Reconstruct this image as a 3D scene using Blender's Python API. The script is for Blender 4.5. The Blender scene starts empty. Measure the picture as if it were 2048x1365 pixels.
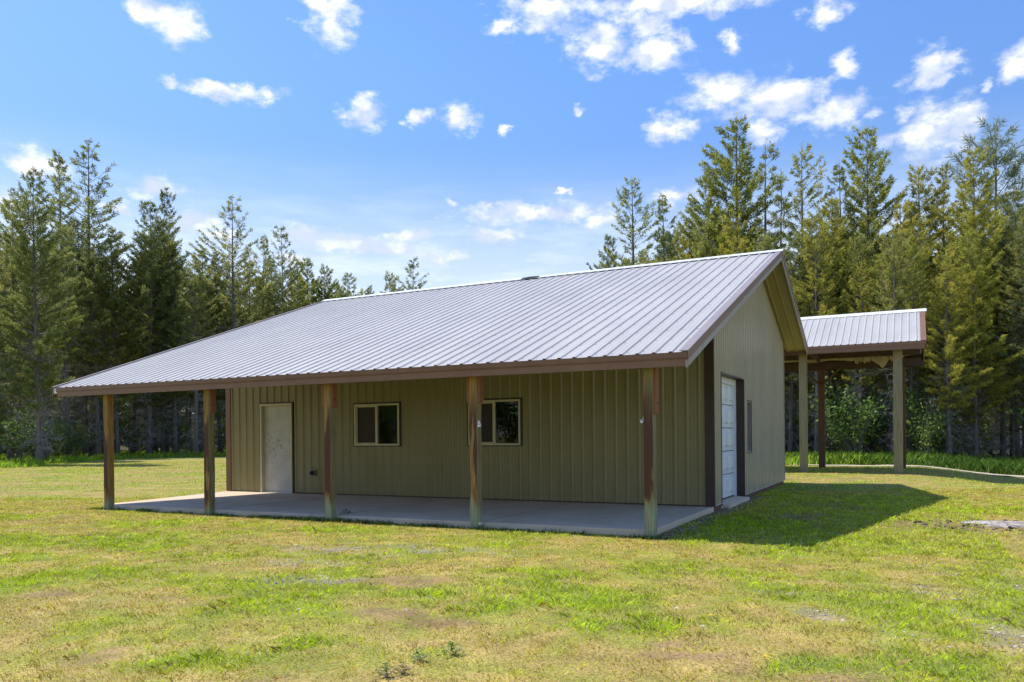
import bpy, math, random
import numpy as np
from mathutils import Vector
R = math.radians
random.seed(7)
RNG = np.random.default_rng(11)
S = bpy.context.scene
COL = S.collection

# ------------------------------------------------------------------ camera
F = 1572.6; CY = 872.5; ROLL = R(.516); YAW = R(27.01); CAM = Vector((3.214, -14.312, 1.313))
cd = bpy.data.cameras.new('camera'); cam = bpy.data.objects.new('camera', cd); COL.objects.link(cam); S.camera = cam
cd.sensor_width = 36; cd.lens = 36*F/2048; cd.shift_y = (CY-682.5)/2048; cd.clip_start = .05; cd.clip_end = 3000
cam.location = CAM
from mathutils import Matrix
cam.rotation_euler = (Matrix.Rotation(YAW, 3, 'Z') @ Matrix.Rotation(R(90), 3, 'X') @ Matrix.Rotation(-ROLL, 3, 'Z')).to_euler()
S.render.resolution_x = 1024; S.render.resolution_y = 682
cy_, sy_ = math.cos(YAW), math.sin(YAW)
GZ = -.09                                                     # lawn level; the patio slab top is z = 0

def ray(px, py):
    U = (px-1024)/F; V = (CY-py)/F
    u = U*math.cos(ROLL)+V*math.sin(ROLL); v = -U*math.sin(ROLL)+V*math.cos(ROLL)
    return Vector((u*cy_-sy_, u*sy_+cy_, v))
def at(px, py, d):                                            # a place seen in that direction, d metres away
    return CAM+ray(px, py)*d
def gp(px, py, z=GZ):                                         # where that direction meets the ground
    r = ray(px, py); return CAM+r*((z-CAM.z)/r.z)

# ------------------------------------------------------------------ light
S.view_settings.view_transform = 'Standard'; S.view_settings.look = 'None'; S.view_settings.exposure = 0.7; S.view_settings.gamma = 1
try: S.view_settings.use_curve_mapping = False
except Exception: pass
SUN = Vector((-.59, -.035, 1)).normalized()
sl = bpy.data.lights.new('sun', 'SUN'); so = bpy.data.objects.new('sun', sl); COL.objects.link(so)
sl.energy = 3.3; sl.angle = R(.5); sl.color = (1, .95, .86)
so.rotation_euler = SUN.to_track_quat('Z', 'Y').to_euler()
SUN_EL = math.asin(SUN.z); SUN_ROT = math.atan2(SUN.x, SUN.y)

CLOUDS = [(290,15,60,25),(350,45,65,35),(665,40,55,50),(640,5,40,15),(440,180,80,20),(530,187,35,18),(340,168,25,15),(730,225,52,30),
 (915,238,42,30),(835,240,25,18),(1090,20,110,35),(1330,5,200,25),(1480,-10,90,25),(1010,50,35,18),(1200,95,75,40),(1310,100,70,35),
 (1300,50,60,30),(1650,25,50,28),(1460,85,25,20),(1690,130,35,20),(1870,140,55,38),(2030,125,45,35),(1975,175,20,12),(1440,185,80,40),
 (1560,200,110,45),(1670,225,80,35),(1520,265,50,25),(1340,255,55,30),(1860,265,85,55),(1920,250,50,50),(1800,240,25,20),(60,325,80,34),
 (15,410,40,24),(310,372,62,22),(1070,424,165,22),(1190,445,50,15),(990,472,70,19),(700,487,150,24),(380,445,80,24),(600,468,50,18),
 (880,515,60,11),(230,410,30,18),(1150,228,16,9),(1340,395,60,16),(560,520,90,12),(820,470,60,10),(760,505,90,9),(440,470,60,10),(900,405,25,7),(1130,380,18,7),(1010,260,14,14),(80,440,50,12)]

def make_world():
    W = bpy.data.worlds.new('World'); S.world = W; W.use_nodes = True
    nt = W.node_tree; nt.nodes.clear(); N = nt.nodes.new; L = nt.links.new
    out = N('ShaderNodeOutputWorld'); bg = N('ShaderNodeBackground'); bg.inputs[1].default_value = .15
    sky = N('ShaderNodeTexSky'); sky.sky_type = 'NISHITA'; sky.sun_disc = False
    sky.sun_elevation = SUN_EL; sky.sun_rotation = SUN_ROT; sky.air_density = 1.15; sky.dust_density = .35; sky.ozone_density = 3.2
    hs = N('ShaderNodeHueSaturation'); hs.inputs['Saturation'].default_value = 1.2; hs.inputs['Value'].default_value = .93
    tc = N('ShaderNodeTexCoord')
    def m(op, a, b=None, c=None):
        n = N('ShaderNodeMath'); n.operation = op
        for i, x in enumerate((a, b, c)):
            if x is None: continue
            if isinstance(x, (int, float)): n.inputs[i].default_value = x
            else: L(x, n.inputs[i])
        return n.outputs[0]
    sp = N('ShaderNodeSeparateXYZ'); L(tc.outputs['Generated'], sp.inputs[0])
    az = m('ARCTAN2', sp.outputs[0], sp.outputs[1]); el = m('ARCSINE', sp.outputs[2])
    # the air near the horizon is less glaring than the model's
    lowr = N('ShaderNodeMapRange'); lowr.interpolation_type = 'SMOOTHSTEP'; L(el, lowr.inputs[0]); lowr.inputs[1].default_value = .0; lowr.inputs[2].default_value = .5; lowr.inputs[3].default_value = .48; lowr.inputs[4].default_value = .95
    sc_ = N('ShaderNodeVectorMath'); sc_.operation = 'SCALE'; L(sky.outputs[0], sc_.inputs[0]); L(lowr.outputs[0], sc_.inputs['Scale'])
    tn = N('ShaderNodeVectorMath'); tn.operation = 'MULTIPLY'; L(sc_.outputs[0], tn.inputs[0]); tn.inputs[1].default_value = (1.0, .945, 1.03)
    L(tn.outputs[0], hs.inputs['Color'])
    cb = N('ShaderNodeCombineXYZ'); L(az, cb.inputs[0]); L(el, cb.inputs[1]); P = cb.outputs[0]
    def noise(vec, scale, detail, rough, sx=1, sy=1.6, off=(0, 0, 0)):
        mp = N('ShaderNodeMapping'); mp.inputs['Scale'].default_value = (sx, sy, 1); mp.inputs['Location'].default_value = off; L(vec, mp.inputs[0])
        n = N('ShaderNodeTexNoise'); n.inputs['Scale'].default_value = scale; n.inputs['Detail'].default_value = detail
        n.inputs['Roughness'].default_value = rough; L(mp.outputs[0], n.inputs['Vector']); return n
    w = noise(P, 26, 4, .6)
    vs = N('ShaderNodeVectorMath'); vs.operation = 'SUBTRACT'; L(w.outputs['Color'], vs.inputs[0]); vs.inputs[1].default_value = (.5, .5, .5)
    vm = N('ShaderNodeVectorMath'); vm.operation = 'MULTIPLY'; L(vs.outputs[0], vm.inputs[0]); vm.inputs[1].default_value = (.06, .035, 0)
    va = N('ShaderNodeVectorMath'); va.operation = 'ADD'; L(P, va.inputs[0]); L(vm.outputs[0], va.inputs[1])
    cur = None; low = None
    for (px, py, a, b) in CLOUDS:
        d = ray(px, py).normalized(); k = math.cos(math.atan((px-1024)/F))
        ca = math.atan2(d.x, d.y); ce = math.asin(d.z)
        s = N('ShaderNodeVectorMath'); s.operation = 'SUBTRACT'; L(va.outputs[0], s.inputs[0]); s.inputs[1].default_value = (ca, ce, 0)
        q = N('ShaderNodeVectorMath'); q.operation = 'MULTIPLY'; L(s.outputs[0], q.inputs[0]); q.inputs[1].default_value = (F/(a*k*k*1.25), F/(b*k*1.3), 0)
        l = N('ShaderNodeVectorMath'); l.operation = 'LENGTH'; L(q.outputs[0], l.inputs[0])
        cur = l.outputs['Value'] if cur is None else m('MINIMUM', cur, l.outputs['Value'])
    f1 = noise(P, 36, 9, .6)
    f2 = noise(P, 24, 3, .5, off=(.0, -.02*1.6, 0))
    f1b = noise(P, 24, 3, .5)
    dens = m('ADD', m('SUBTRACT', 1.0, cur), m('MULTIPLY', m('SUBTRACT', f1.outputs['Fac'], .5), 1.75))
    mr = N('ShaderNodeMapRange'); mr.interpolation_type = 'SMOOTHSTEP'; L(dens, mr.inputs[0])
    mr.inputs[1].default_value = .04; mr.inputs[2].default_value = .92; mr.inputs[3].default_value = 0; mr.inputs[4].default_value = .97
    # light side / shaded underside of each puff
    dif = m('ADD', m('MULTIPLY', m('SUBTRACT', f1b.outputs['Fac'], f2.outputs['Fac']), 4.0), m('MULTIPLY', m('SUBTRACT', el, .13), 2.3))
    shade = N('ShaderNodeMix'); shade.data_type = 'RGBA'; shade.clamp_factor = True
    L(dif, shade.inputs[0]); shade.inputs[6].default_value = (3.0, 3.35, 4.1, 1); shade.inputs[7].default_value = (4.9, 4.9, 4.95, 1)
    # thin veil low over the trees
    v = noise(P, 9, 5, .6, 1, 5)
    vr = N('ShaderNodeMapRange'); L(v.outputs['Fac'], vr.inputs[0]); vr.inputs[1].default_value = .45; vr.inputs[2].default_value = .8; vr.inputs[3].default_value = 0; vr.inputs[4].default_value = .45
    er = N('ShaderNodeMapRange'); er.interpolation_type = 'SMOOTHSTEP'; L(el, er.inputs[0]); er.inputs[1].default_value = .36; er.inputs[2].default_value = .16; er.inputs[3].default_value = 0; er.inputs[4].default_value = 1
    veil = m('ADD', m('MULTIPLY', vr.outputs[0], er.outputs[0]), m('MULTIPLY', er.outputs[0], .5))
    mv = N('ShaderNodeMix'); mv.data_type = 'RGBA'; L(veil, mv.inputs[0]); L(hs.outputs[0], mv.inputs[6]); mv.inputs[7].default_value = (4.6, 5.0, 5.4, 1)
    mx = N('ShaderNodeMix'); mx.data_type = 'RGBA'; L(mr.outputs[0], mx.inputs[0]); L(mv.outputs[2], mx.inputs[6]); L(shade.outputs[2], mx.inputs[7])
    L(mx.outputs[2], bg.inputs[0]); L(bg.outputs[0], out.inputs[0])
make_world()

# ------------------------------------------------------------------ helpers
def tag(o, label=None, cat=None, group=None, kind=None):
    for k, v in (('label', label), ('category', cat), ('group', group), ('kind', kind)):
        if v: o[k] = v
    return o
def empty(name, loc, rz=0):
    o = bpy.data.objects.new(name, None); COL.objects.link(o); o.location = loc; o.rotation_euler = (0, 0, rz)
    o.empty_display_size = .2; return o
def link(name, me, parent=None):
    o = bpy.data.objects.new(name, me); COL.objects.link(o)
    if parent: o.parent = parent
    return o

class MB:
    """collects shapes in world (or thing-local) space and links them as one mesh"""
    def __init__(s): s.v = []; s.f = []
    def face(s, pts):
        n = len(s.v); s.v += [tuple(p) for p in pts]; s.f.append(tuple(range(n, n+len(pts)))); return s
    def box(s, a, b, bev=0):
        x0, y0, z0 = a; x1, y1, z1 = b
        return s.hexa([(x0,y0,z0),(x1,y0,z0),(x1,y1,z0),(x0,y1,z0)], [(x0,y0,z1),(x1,y0,z1),(x1,y1,z1),(x0,y1,z1)])
    def hexa(s, lo, hi):
        n = len(s.v); k = len(lo); s.v += [tuple(p) for p in lo]+[tuple(p) for p in hi]
        s.f.append(tuple(n+i for i in reversed(range(k)))); s.f.append(tuple(n+k+i for i in range(k)))
        for i in range(k):
            j = (i+1) % k; s.f.append((n+i, n+j, n+k+j, n+k+i))
        return s
    def prism(s, prof, axis, a, b):
        """profile (p,q) swept along an axis: 'x' -> profile is (y,z); 'y' -> (x,z); 'z' -> (x,y)"""
        def P(t, p, q): return {'x': (t, p, q), 'y': (p, t, q), 'z': (p, q, t)}[axis]
        return s.hexa([P(a, *p) for p in prof], [P(b, *p) for p in prof])
    def tube(s, pts, rad, n=6, cap=True):
        pts = [Vector(p) for p in pts]; base = len(s.v); m = len(pts)
        rad = rad if isinstance(rad, (list, tuple)) else [rad]*m
        for i, p in enumerate(pts):
            t = (pts[min(i+1, m-1)]-pts[max(i-1, 0)])
            t = t.normalized() if t.length > 0 else Vector((0, 0, 1))
            u = t.cross(Vector((0, 0, 1)) if abs(t.z) < .9 else Vector((1, 0, 0))).normalized(); w = t.cross(u)
            for k in range(n):
                a = 2*math.pi*k/n; s.v.append(tuple(p+(u*math.cos(a)+w*math.sin(a))*rad[i]))
        for i in range(m-1):
            for k in range(n):
                a = base+i*n+k; b = base+i*n+(k+1) % n; s.f.append((a, b, b+n, a+n))
        if cap:
            s.f.append(tuple(base+k for k in reversed(range(n)))); s.f.append(tuple(base+(m-1)*n+k for k in range(n)))
        return s
    def mesh(s, name, mat, smooth=False):
        me = bpy.data.meshes.new(name); me.from_pydata(s.v, [], s.f); me.materials.append(mat)
        import bmesh
        bm = bmesh.new(); bm.from_mesh(me); bmesh.ops.recalc_face_normals(bm, faces=bm.faces) if len(s.f) < 20000 else None
        bm.to_mesh(me); bm.free()
        if smooth: me.polygons.foreach_set('use_smooth', [True]*len(me.polygons))
        me.update(); return me
    def build(s, name, mat, parent=None, smooth=False, bevel=0, recalc=True):
        o = link(name, s.mesh(name, mat, smooth))
        if parent:
            o.parent = parent; o.matrix_parent_inverse = Matrix.Translation(-parent.location)
        if bevel:
            b = o.modifiers.new('bevel', 'BEVEL'); b.width = bevel; b.segments = 2; b.limit_method = 'ANGLE'
        return o

def np_mesh(name, V, nper, mat, col=None):
    """V: (n*nper,3) verts, each nper consecutive verts one polygon"""
    n = len(V)//nper
    me = bpy.data.meshes.new(name); me.vertices.add(len(V)); me.vertices.foreach_set('co', V.astype(np.float32).ravel())
    me.loops.add(len(V)); me.loops.foreach_set('vertex_index', np.arange(len(V), dtype=np.int32))
    me.polygons.add(n); me.polygons.foreach_set('loop_start', np.arange(0, len(V), nper, dtype=np.int32))
    me.polygons.foreach_set('loop_total', np.full(n, nper, dtype=np.int32))
    if col is not None:
        a = me.attributes.new('tint', 'FLOAT_COLOR', 'POINT')
        c = np.ones((len(V), 4), np.float32); c[:, :3] = col; a.data.foreach_set('color', c.ravel())
    me.materials.append(mat); me.update(); me.validate(); return me

# value noise / fbm on arrays
def _h(ix, iy, seed):
    n = (ix*374761393+iy*668265263+seed*1442695041) & 0xffffffff
    n = ((n ^ (n >> 13))*1274126177) & 0xffffffff
    return ((n ^ (n >> 16)) & 0xffff)/65535.
def vnoise(x, y, seed=0):
    ix = np.floor(x).astype(np.int64); iy = np.floor(y).astype(np.int64); fx = x-ix; fy = y-iy
    fx = fx*fx*(3-2*fx); fy = fy*fy*(3-2*fy)
    return (_h(ix,iy,seed)*(1-fx)+_h(ix+1,iy,seed)*fx)*(1-fy)+(_h(ix,iy+1,seed)*(1-fx)+_h(ix+1,iy+1,seed)*fx)*fy
def fbm(x, y, s, seed=0, o=4):
    t = 0; a = .5; tot = 0
    for i in range(o):
        t = t+a*vnoise(x/s, y/s, seed+i*17); tot += a; a *= .55; s *= .48
    return t/tot
def sstep(a, b, x):
    t = np.clip((x-a)/(b-a), 0, 1); return t*t*(3-2*t)

# ------------------------------------------------------------------ materials
def mat(name, col, rough=.6, metal=0, spec=None):
    m = bpy.data.materials.new(name); m.use_nodes = True; nt = m.node_tree; b = nt.nodes['Principled BSDF']
    b.inputs['Base Color'].default_value = (*col, 1); b.inputs['Roughness'].default_value = rough; b.inputs['Metallic'].default_value = metal
    if spec is not None: b.inputs['Specular IOR Level'].default_value = spec
    return m
def noisy(name, cols, scale=4, rough=.6, metal=0, stretch=(1,1,1), detail=6, bump=0, bscale=40, pos=(.3,.7), spec=None, coord='Object', rv=0):
    m = mat(name, cols[0], rough, metal, spec); nt = m.node_tree; N = nt.nodes.new; L = nt.links.new; b = nt.nodes['Principled BSDF']
    tc = N('ShaderNodeTexCoord'); mp = N('ShaderNodeMapping'); mp.inputs['Scale'].default_value = stretch; L(tc.outputs[coord], mp.inputs[0])
    n = N('ShaderNodeTexNoise'); n.inputs['Scale'].default_value = scale; n.inputs['Detail'].default_value = detail; n.inputs['Roughness'].default_value = .6
    L(mp.outputs[0], n.inputs[0])
    r = N('ShaderNodeValToRGB'); e = r.color_ramp.elements
    for i, c in enumerate(cols):
        p = pos[0]+(pos[1]-pos[0])*i/(max(1, len(cols)-1))
        if i < 2: e[i].position = p; e[i].color = (*c, 1)
        else: x = e.new(p); x.color = (*c, 1)
    L(n.outputs[0], r.inputs[0]); L(r.outputs[0], b.inputs['Base Color'])
    if rv:
        mr = N('ShaderNodeMapRange'); L(n.outputs[0], mr.inputs[0]); mr.inputs[3].default_value = rough-rv; mr.inputs[4].default_value = rough+rv; L(mr.outputs[0], b.inputs['Roughness'])
    if bump:
        n2 = N('ShaderNodeTexNoise'); n2.inputs['Scale'].default_value = bscale; n2.inputs['Detail'].default_value = 5; L(mp.outputs[0], n2.inputs[0])
        bp = N('ShaderNodeBump'); bp.inputs['Strength'].default_value = bump; bp.inputs['Distance'].default_value = .02; L(n2.outputs[0], bp.inputs['Height']); L(bp.outputs[0], b.inputs['Normal'])
    return m
def leafmat(name, c0, c1, trans=.35, attr=True, rough=.55):
    """foliage: tint attribute runs 0..1 between two greens, a little random change per plant"""
    m = bpy.data.materials.new(name); m.use_nodes = True; nt = m.node_tree; N = nt.nodes.new; L = nt.links.new
    b = nt.nodes['Principled BSDF']; out = nt.nodes['Material Output']; b.inputs['Roughness'].default_value = rough; b.inputs['Specular IOR Level'].default_value = .3
    a = N('ShaderNodeAttribute'); a.attribute_name = 'tint'; sp = N('ShaderNodeSeparateColor'); L(a.outputs['Color'], sp.inputs[0])
    mx = N('ShaderNodeMix'); mx.data_type = 'RGBA'; mx.inputs[6].default_value = (*c0, 1); mx.inputs[7].default_value = (*c1, 1); L(sp.outputs[0], mx.inputs[0])
    oi = N('ShaderNodeObjectInfo'); hs = N('ShaderNodeHueSaturation')
    mr = N('ShaderNodeMapRange'); L(oi.outputs['Random'], mr.inputs[0]); mr.inputs[3].default_value = .478; mr.inputs[4].default_value = .515; L(mr.outputs[0], hs.inputs['Hue'])
    mr2 = N('ShaderNodeMapRange'); L(oi.outputs['Random'], mr2.inputs[0]); mr2.inputs[3].default_value = 1.2; mr2.inputs[4].default_value = .8; L(mr2.outputs[0], hs.inputs['Value'])
    L(mx.outputs[2], hs.inputs['Color']); L(hs.outputs[0], b.inputs['Base Color'])
    t = N('ShaderNodeBsdfTranslucent'); L(hs.outputs[0], t.inputs[0]); ms = N('ShaderNodeMixShader'); ms.inputs[0].default_value = trans
    L(b.outputs[0], ms.inputs[1]); L(t.outputs[0], ms.inputs[2]); L(ms.outputs[0], out.inputs[0]); return m
def colmat(name, trans=.3, rough=.6):
    """colour straight from the tint attribute"""
    m = bpy.data.materials.new(name); m.use_nodes = True; nt = m.node_tree; N = nt.nodes.new; L = nt.links.new
    b = nt.nodes['Principled BSDF']; out = nt.nodes['Material Output']; b.inputs['Roughness'].default_value = rough; b.inputs['Specular IOR Level'].default_value = .25
    a = N('ShaderNodeAttribute'); a.attribute_name = 'tint'; L(a.outputs['Color'], b.inputs['Base Color'])
    if trans:
        t = N('ShaderNodeBsdfTranslucent'); L(a.outputs['Color'], t.inputs[0]); ms = N('ShaderNodeMixShader'); ms.inputs[0].default_value = trans
        L(b.outputs[0], ms.inputs[1]); L(t.outputs[0], ms.inputs[2]); L(ms.outputs[0], out.inputs[0])
    return m

M = {}
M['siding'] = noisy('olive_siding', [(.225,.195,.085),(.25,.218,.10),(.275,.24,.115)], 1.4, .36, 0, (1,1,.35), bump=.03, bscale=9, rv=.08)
M['siding_gable'] = noisy('gable_siding', [(.40,.355,.245),(.435,.39,.27),(.465,.415,.295)], 1.1, .26, 0, (1,1,.3), bump=.04, bscale=7, rv=.1)  # paler, greyer copy of the olive siding: sky sheen put into the colour
M['roof'] = noisy('roof_steel', [(.40,.383,.36),(.435,.418,.393),(.465,.448,.422)], .9, .56, .0, (1.3,.5,1), bump=.05, bscale=14, rv=.08)
M['ridge'] = noisy('ridge_white', [(.72,.74,.76),(.82,.83,.84)], 3, .4)
M['brown'] = noisy('brown_trim', [(.155,.075,.038),(.195,.10,.054)], 2.5, .42, rv=.1, bump=.04, bscale=12)
M['brown_light'] = noisy('brown_fascia', [(.20,.10,.056),(.24,.128,.074)], 2.5, .5, rv=.1, bump=.04, bscale=12)
M['brown_grey'] = noisy('weathered_rake', [(.26,.23,.21),(.34,.30,.28)], 5, .4, rv=.1)
M['brown_dark'] = noisy('dark_brown_trim', [(.035,.022,.018),(.05,.03,.024)], 3, .45)
M['frame'] = noisy('cream_frame', [(.48,.45,.29),(.58,.54,.36)], 6, .5)
M['white_door'] = noisy('white_roll_door', [(.66,.70,.72),(.74,.78,.79)], 3, .45, bump=.03, bscale=20)
M['black'] = mat('black_plastic', (.02, .02, .022), .5)
M['steel'] = mat('galvanised_steel', (.62, .63, .62), .4, .6)
M['brass'] = mat('brass', (.6, .45, .15), .3, 1)
M['screen'] = mat('insect_screen', (.045, .035, .03), .8)
M['interior'] = mat('interior_board', (.12, .09, .06), .9)
M['concrete'] = noisy('patio_concrete', [(.52,.41,.285),(.63,.505,.36),(.70,.57,.42)], 1.3, .85, 0, (1,1,1), detail=10, bump=.12, bscale=60)
M['rust_wood'] = noisy('rusty_skirt', [(.10,.045,.025),(.20,.10,.06)], 8, .85, 0, (1,1,3), bump=.3, bscale=30)
M['soil'] = noisy('soil', [(.10,.07,.05),(.20,.14,.10)], 8, .95, bump=.5, bscale=30)
M['bark'] = noisy('pine_bark', [(.09,.076,.068),(.18,.155,.14),(.27,.235,.21)], 9, .95, 0, (1,1,.22), bump=.8, bscale=22)
M['twig'] = noisy('dead_twig', [(.26,.235,.205),(.40,.365,.33)], 3, .9)
M['insul'] = noisy('torn_insulation', [(.42,.34,.20),(.58,.50,.34)], 9, .95, bump=.4, bscale=20)
M['plywood'] = noisy('underside_boards', [(.13,.085,.05),(.2,.13,.08)], 4, .9, 0, (1,6,1))
M['dirty_door'] = None

def post_wood(name, zsplit=.55, base=((.22,.125,.032),(.35,.205,.06)), stain=(.085,.034,.015), green=(.20,.23,.14), seed=0., streak=.55, sidemix=.85):
    """treated timber: amber, dark red stain in the middle, green treatment showing near the foot; grain along z"""
    m = mat(name, base[0], .8); nt = m.node_tree; N = nt.nodes.new; L = nt.links.new; b = nt.nodes['Principled BSDF']
    tc = N('ShaderNodeTexCoord'); oi = N('ShaderNodeNewGeometry'); pos = oi.outputs['Position']
    mp = N('ShaderNodeMapping'); mp.inputs['Scale'].default_value = (1,1,.05); mp.inputs['Location'].default_value = (seed,seed,seed); L(pos, mp.inputs[0])
    g = N('ShaderNodeTexNoise'); g.inputs['Scale'].default_value = 55; g.inputs['Detail'].default_value = 5; L(mp.outputs[0], g.inputs[0])
    mp2 = N('ShaderNodeMapping'); mp2.inputs['Scale'].default_value = (1,1,.16); mp2.inputs['Location'].default_value = (seed*3,seed,seed); L(pos, mp2.inputs[0])
    s = N('ShaderNodeTexNoise'); s.inputs['Scale'].default_value = 9; s.inputs['Detail'].default_value = 6; L(mp2.outputs[0], s.inputs[0])
    def mixc(f, a, c):
        x = N('ShaderNodeMix'); x.data_type = 'RGBA'; L(f, x.inputs[0])
        for k, q in ((6, a), (7, c)):
            if isinstance(q, tuple): x.inputs[k].default_value = (*q, 1)
            else: L(q, x.inputs[k])
        return x.outputs[2]
    def mr(v, a, c, d=0, e=1):
        x = N('ShaderNodeMapRange'); x.interpolation_type = 'SMOOTHSTEP'; L(v, x.inputs[0]); x.inputs[1].default_value = a; x.inputs[2].default_value = c; x.inputs[3].default_value = d; x.inputs[4].default_value = e; return x.outputs[0]
    def mth(op, a, c):
        x = N('ShaderNodeMath'); x.operation = op
        for k, q in ((0, a), (1, c)):
            if isinstance(q, (int, float)): x.inputs[k].default_value = q
            else: L(q, x.inputs[k])
        return x.outputs[0]
    grain = mixc(mr(g.outputs[0], .35, .65), base[0], base[1])
    sx = N('ShaderNodeSeparateXYZ'); L(pos, sx.inputs[0]); z = mth('ADD', sx.outputs[2], mth('MULTIPLY', mth('SUBTRACT', s.outputs[0], .5), .9))
    stn = mth('MULTIPLY', mth('MULTIPLY', mr(z, zsplit-.05, zsplit+.1), mr(z, 2.1, 1.5)), mr(s.outputs[0], streak-.1, streak-.0))
    sn = N('ShaderNodeSeparateXYZ'); L(oi.outputs['Normal'], sn.inputs[0]); side = mr(sn.outputs[0], .4, .6)
    stn = mth('MULTIPLY', stn, mth('SUBTRACT', 1.0, side))
    grain = mixc(mth('MULTIPLY', side, sidemix), grain, mixc(mr(g.outputs[0], .35, .65), (.13,.115,.055), (.22,.20,.105)))
    c1 = mixc(stn, grain, stain)
    gr = mixc(mr(g.outputs[0], .3, .7), green, tuple(q*1.5 for q in green))
    c2 = mixc(mr(z, zsplit, zsplit-.2), c1, gr)
    L(c2, b.inputs['Base Color'])
    bp = N('ShaderNodeBump'); bp.inputs['Strength'].default_value = .5; bp.inputs['Distance'].default_value = .01; L(g.outputs[0], bp.inputs['Height']); L(bp.outputs[0], b.inputs['Normal'])
    return m
M['scab'] = noisy('orange_board', [(.17,.06,.022),(.27,.105,.04)], 30, .75, 0, (1,1,.06), bump=.3, bscale=60)
M['timber'] = noisy('grey_green_timber', [(.17,.145,.075),(.25,.22,.12),(.30,.26,.15)], 26, .85, 0, (1,1,.06), bump=.5, bscale=60)
M['timber_red'] = noisy('red_brown_timber', [(.085,.045,.022),(.15,.08,.04)], 26, .85, 0, (1,1,.06), bump=.5, bscale=60)
M['timber_dark'] = noisy('dark_beam', [(.05,.03,.02),(.10,.06,.04)], 20, .85, 0, (.1,1,1), bump=.4, bscale=50)

def glass(name):
    m = bpy.data.materials.new(name); m.use_nodes = True; nt = m.node_tree; nt.nodes.clear(); N = nt.nodes.new; L = nt.links.new
    o = N('ShaderNodeOutputMaterial'); t = N('ShaderNodeBsdfTransparent'); t.inputs[0].default_value = (.75,.8,.78,1)
    g = N('ShaderNodeBsdfGlossy'); g.inputs['Roughness'].default_value = .02; f = N('ShaderNodeFresnel'); f.inputs[0].default_value = 1.45
    x = N('ShaderNodeMixShader'); L(f.outputs[0], x.inputs[0]); L(t.outputs[0], x.inputs[1]); L(g.outputs[0], x.inputs[2]); L(x.outputs[0], o.inputs[0]); return m
M['glass'] = glass('window_glass')

def door_mat():
    m = noisy('stained_door', [(.40,.405,.365),(.44,.445,.41),(.47,.475,.45)], 3.2, .5, pos=(.35,.6), detail=8, bump=.05)
    nt = m.node_tree; b = nt.nodes['Principled BSDF']; N = nt.nodes.new; L = nt.links.new
    g = N('ShaderNodeNewGeometry'); s = N('ShaderNodeSeparateXYZ'); L(g.outputs['Position'], s.inputs[0])
    n = N('ShaderNodeTexNoise'); n.inputs['Scale'].default_value = 14; n.inputs['Detail'].default_value = 7; L(g.outputs['Position'], n.inputs[0])
    a = N('ShaderNodeMapRange'); a.interpolation_type = 'SMOOTHSTEP'; L(n.outputs[0], a.inputs[0]); a.inputs[1].default_value = .52; a.inputs[2].default_value = .72
    d = N('ShaderNodeMath'); d.operation = 'SUBTRACT'; L(s.outputs[2], d.inputs[0]); d.inputs[1].default_value = 1.08
    d2 = N('ShaderNodeMath'); d2.operation = 'ABSOLUTE'; L(d.outputs[0], d2.inputs[0])
    r = N('ShaderNodeMapRange'); L(d2.outputs[0], r.inputs[0]); r.inputs[1].default_value = .55; r.inputs[2].default_value = .0; r.inputs[3].default_value = .05; r.inputs[4].default_value = .8
    k = N('ShaderNodeMath'); k.operation = 'MULTIPLY'; L(a.outputs[0], k.inputs[0]); L(r.outputs[0], k.inputs[1])
    x = N('ShaderNodeMix'); x.data_type = 'RGBA'; L(k.outputs[0], x.inputs[0]); src = b.inputs['Base Color'].links[0].from_socket
    L(src, x.inputs[6]); x.inputs[7].default_value = (.10,.10,.09,1); L(x.outputs[2], b.inputs['Base Color']); return m
M['dirty_door'] = door_mat()

# screw heads: a few raised dots along a row, folded into one mesh
def screws(pts, n, r=.007, h=.004, out=None):
    mb = out or MB(); n = Vector(n); u = n.orthogonal().normalized(); w = n.cross(u)
    for p in pts:
        p = Vector(p); ring = [p+(u*math.cos(a)+w*math.sin(a))*r for a in [k*math.pi/3 for k in range(6)]]
        mb.hexa(ring, [q+n*h for q in ring])
    return mb

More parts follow.
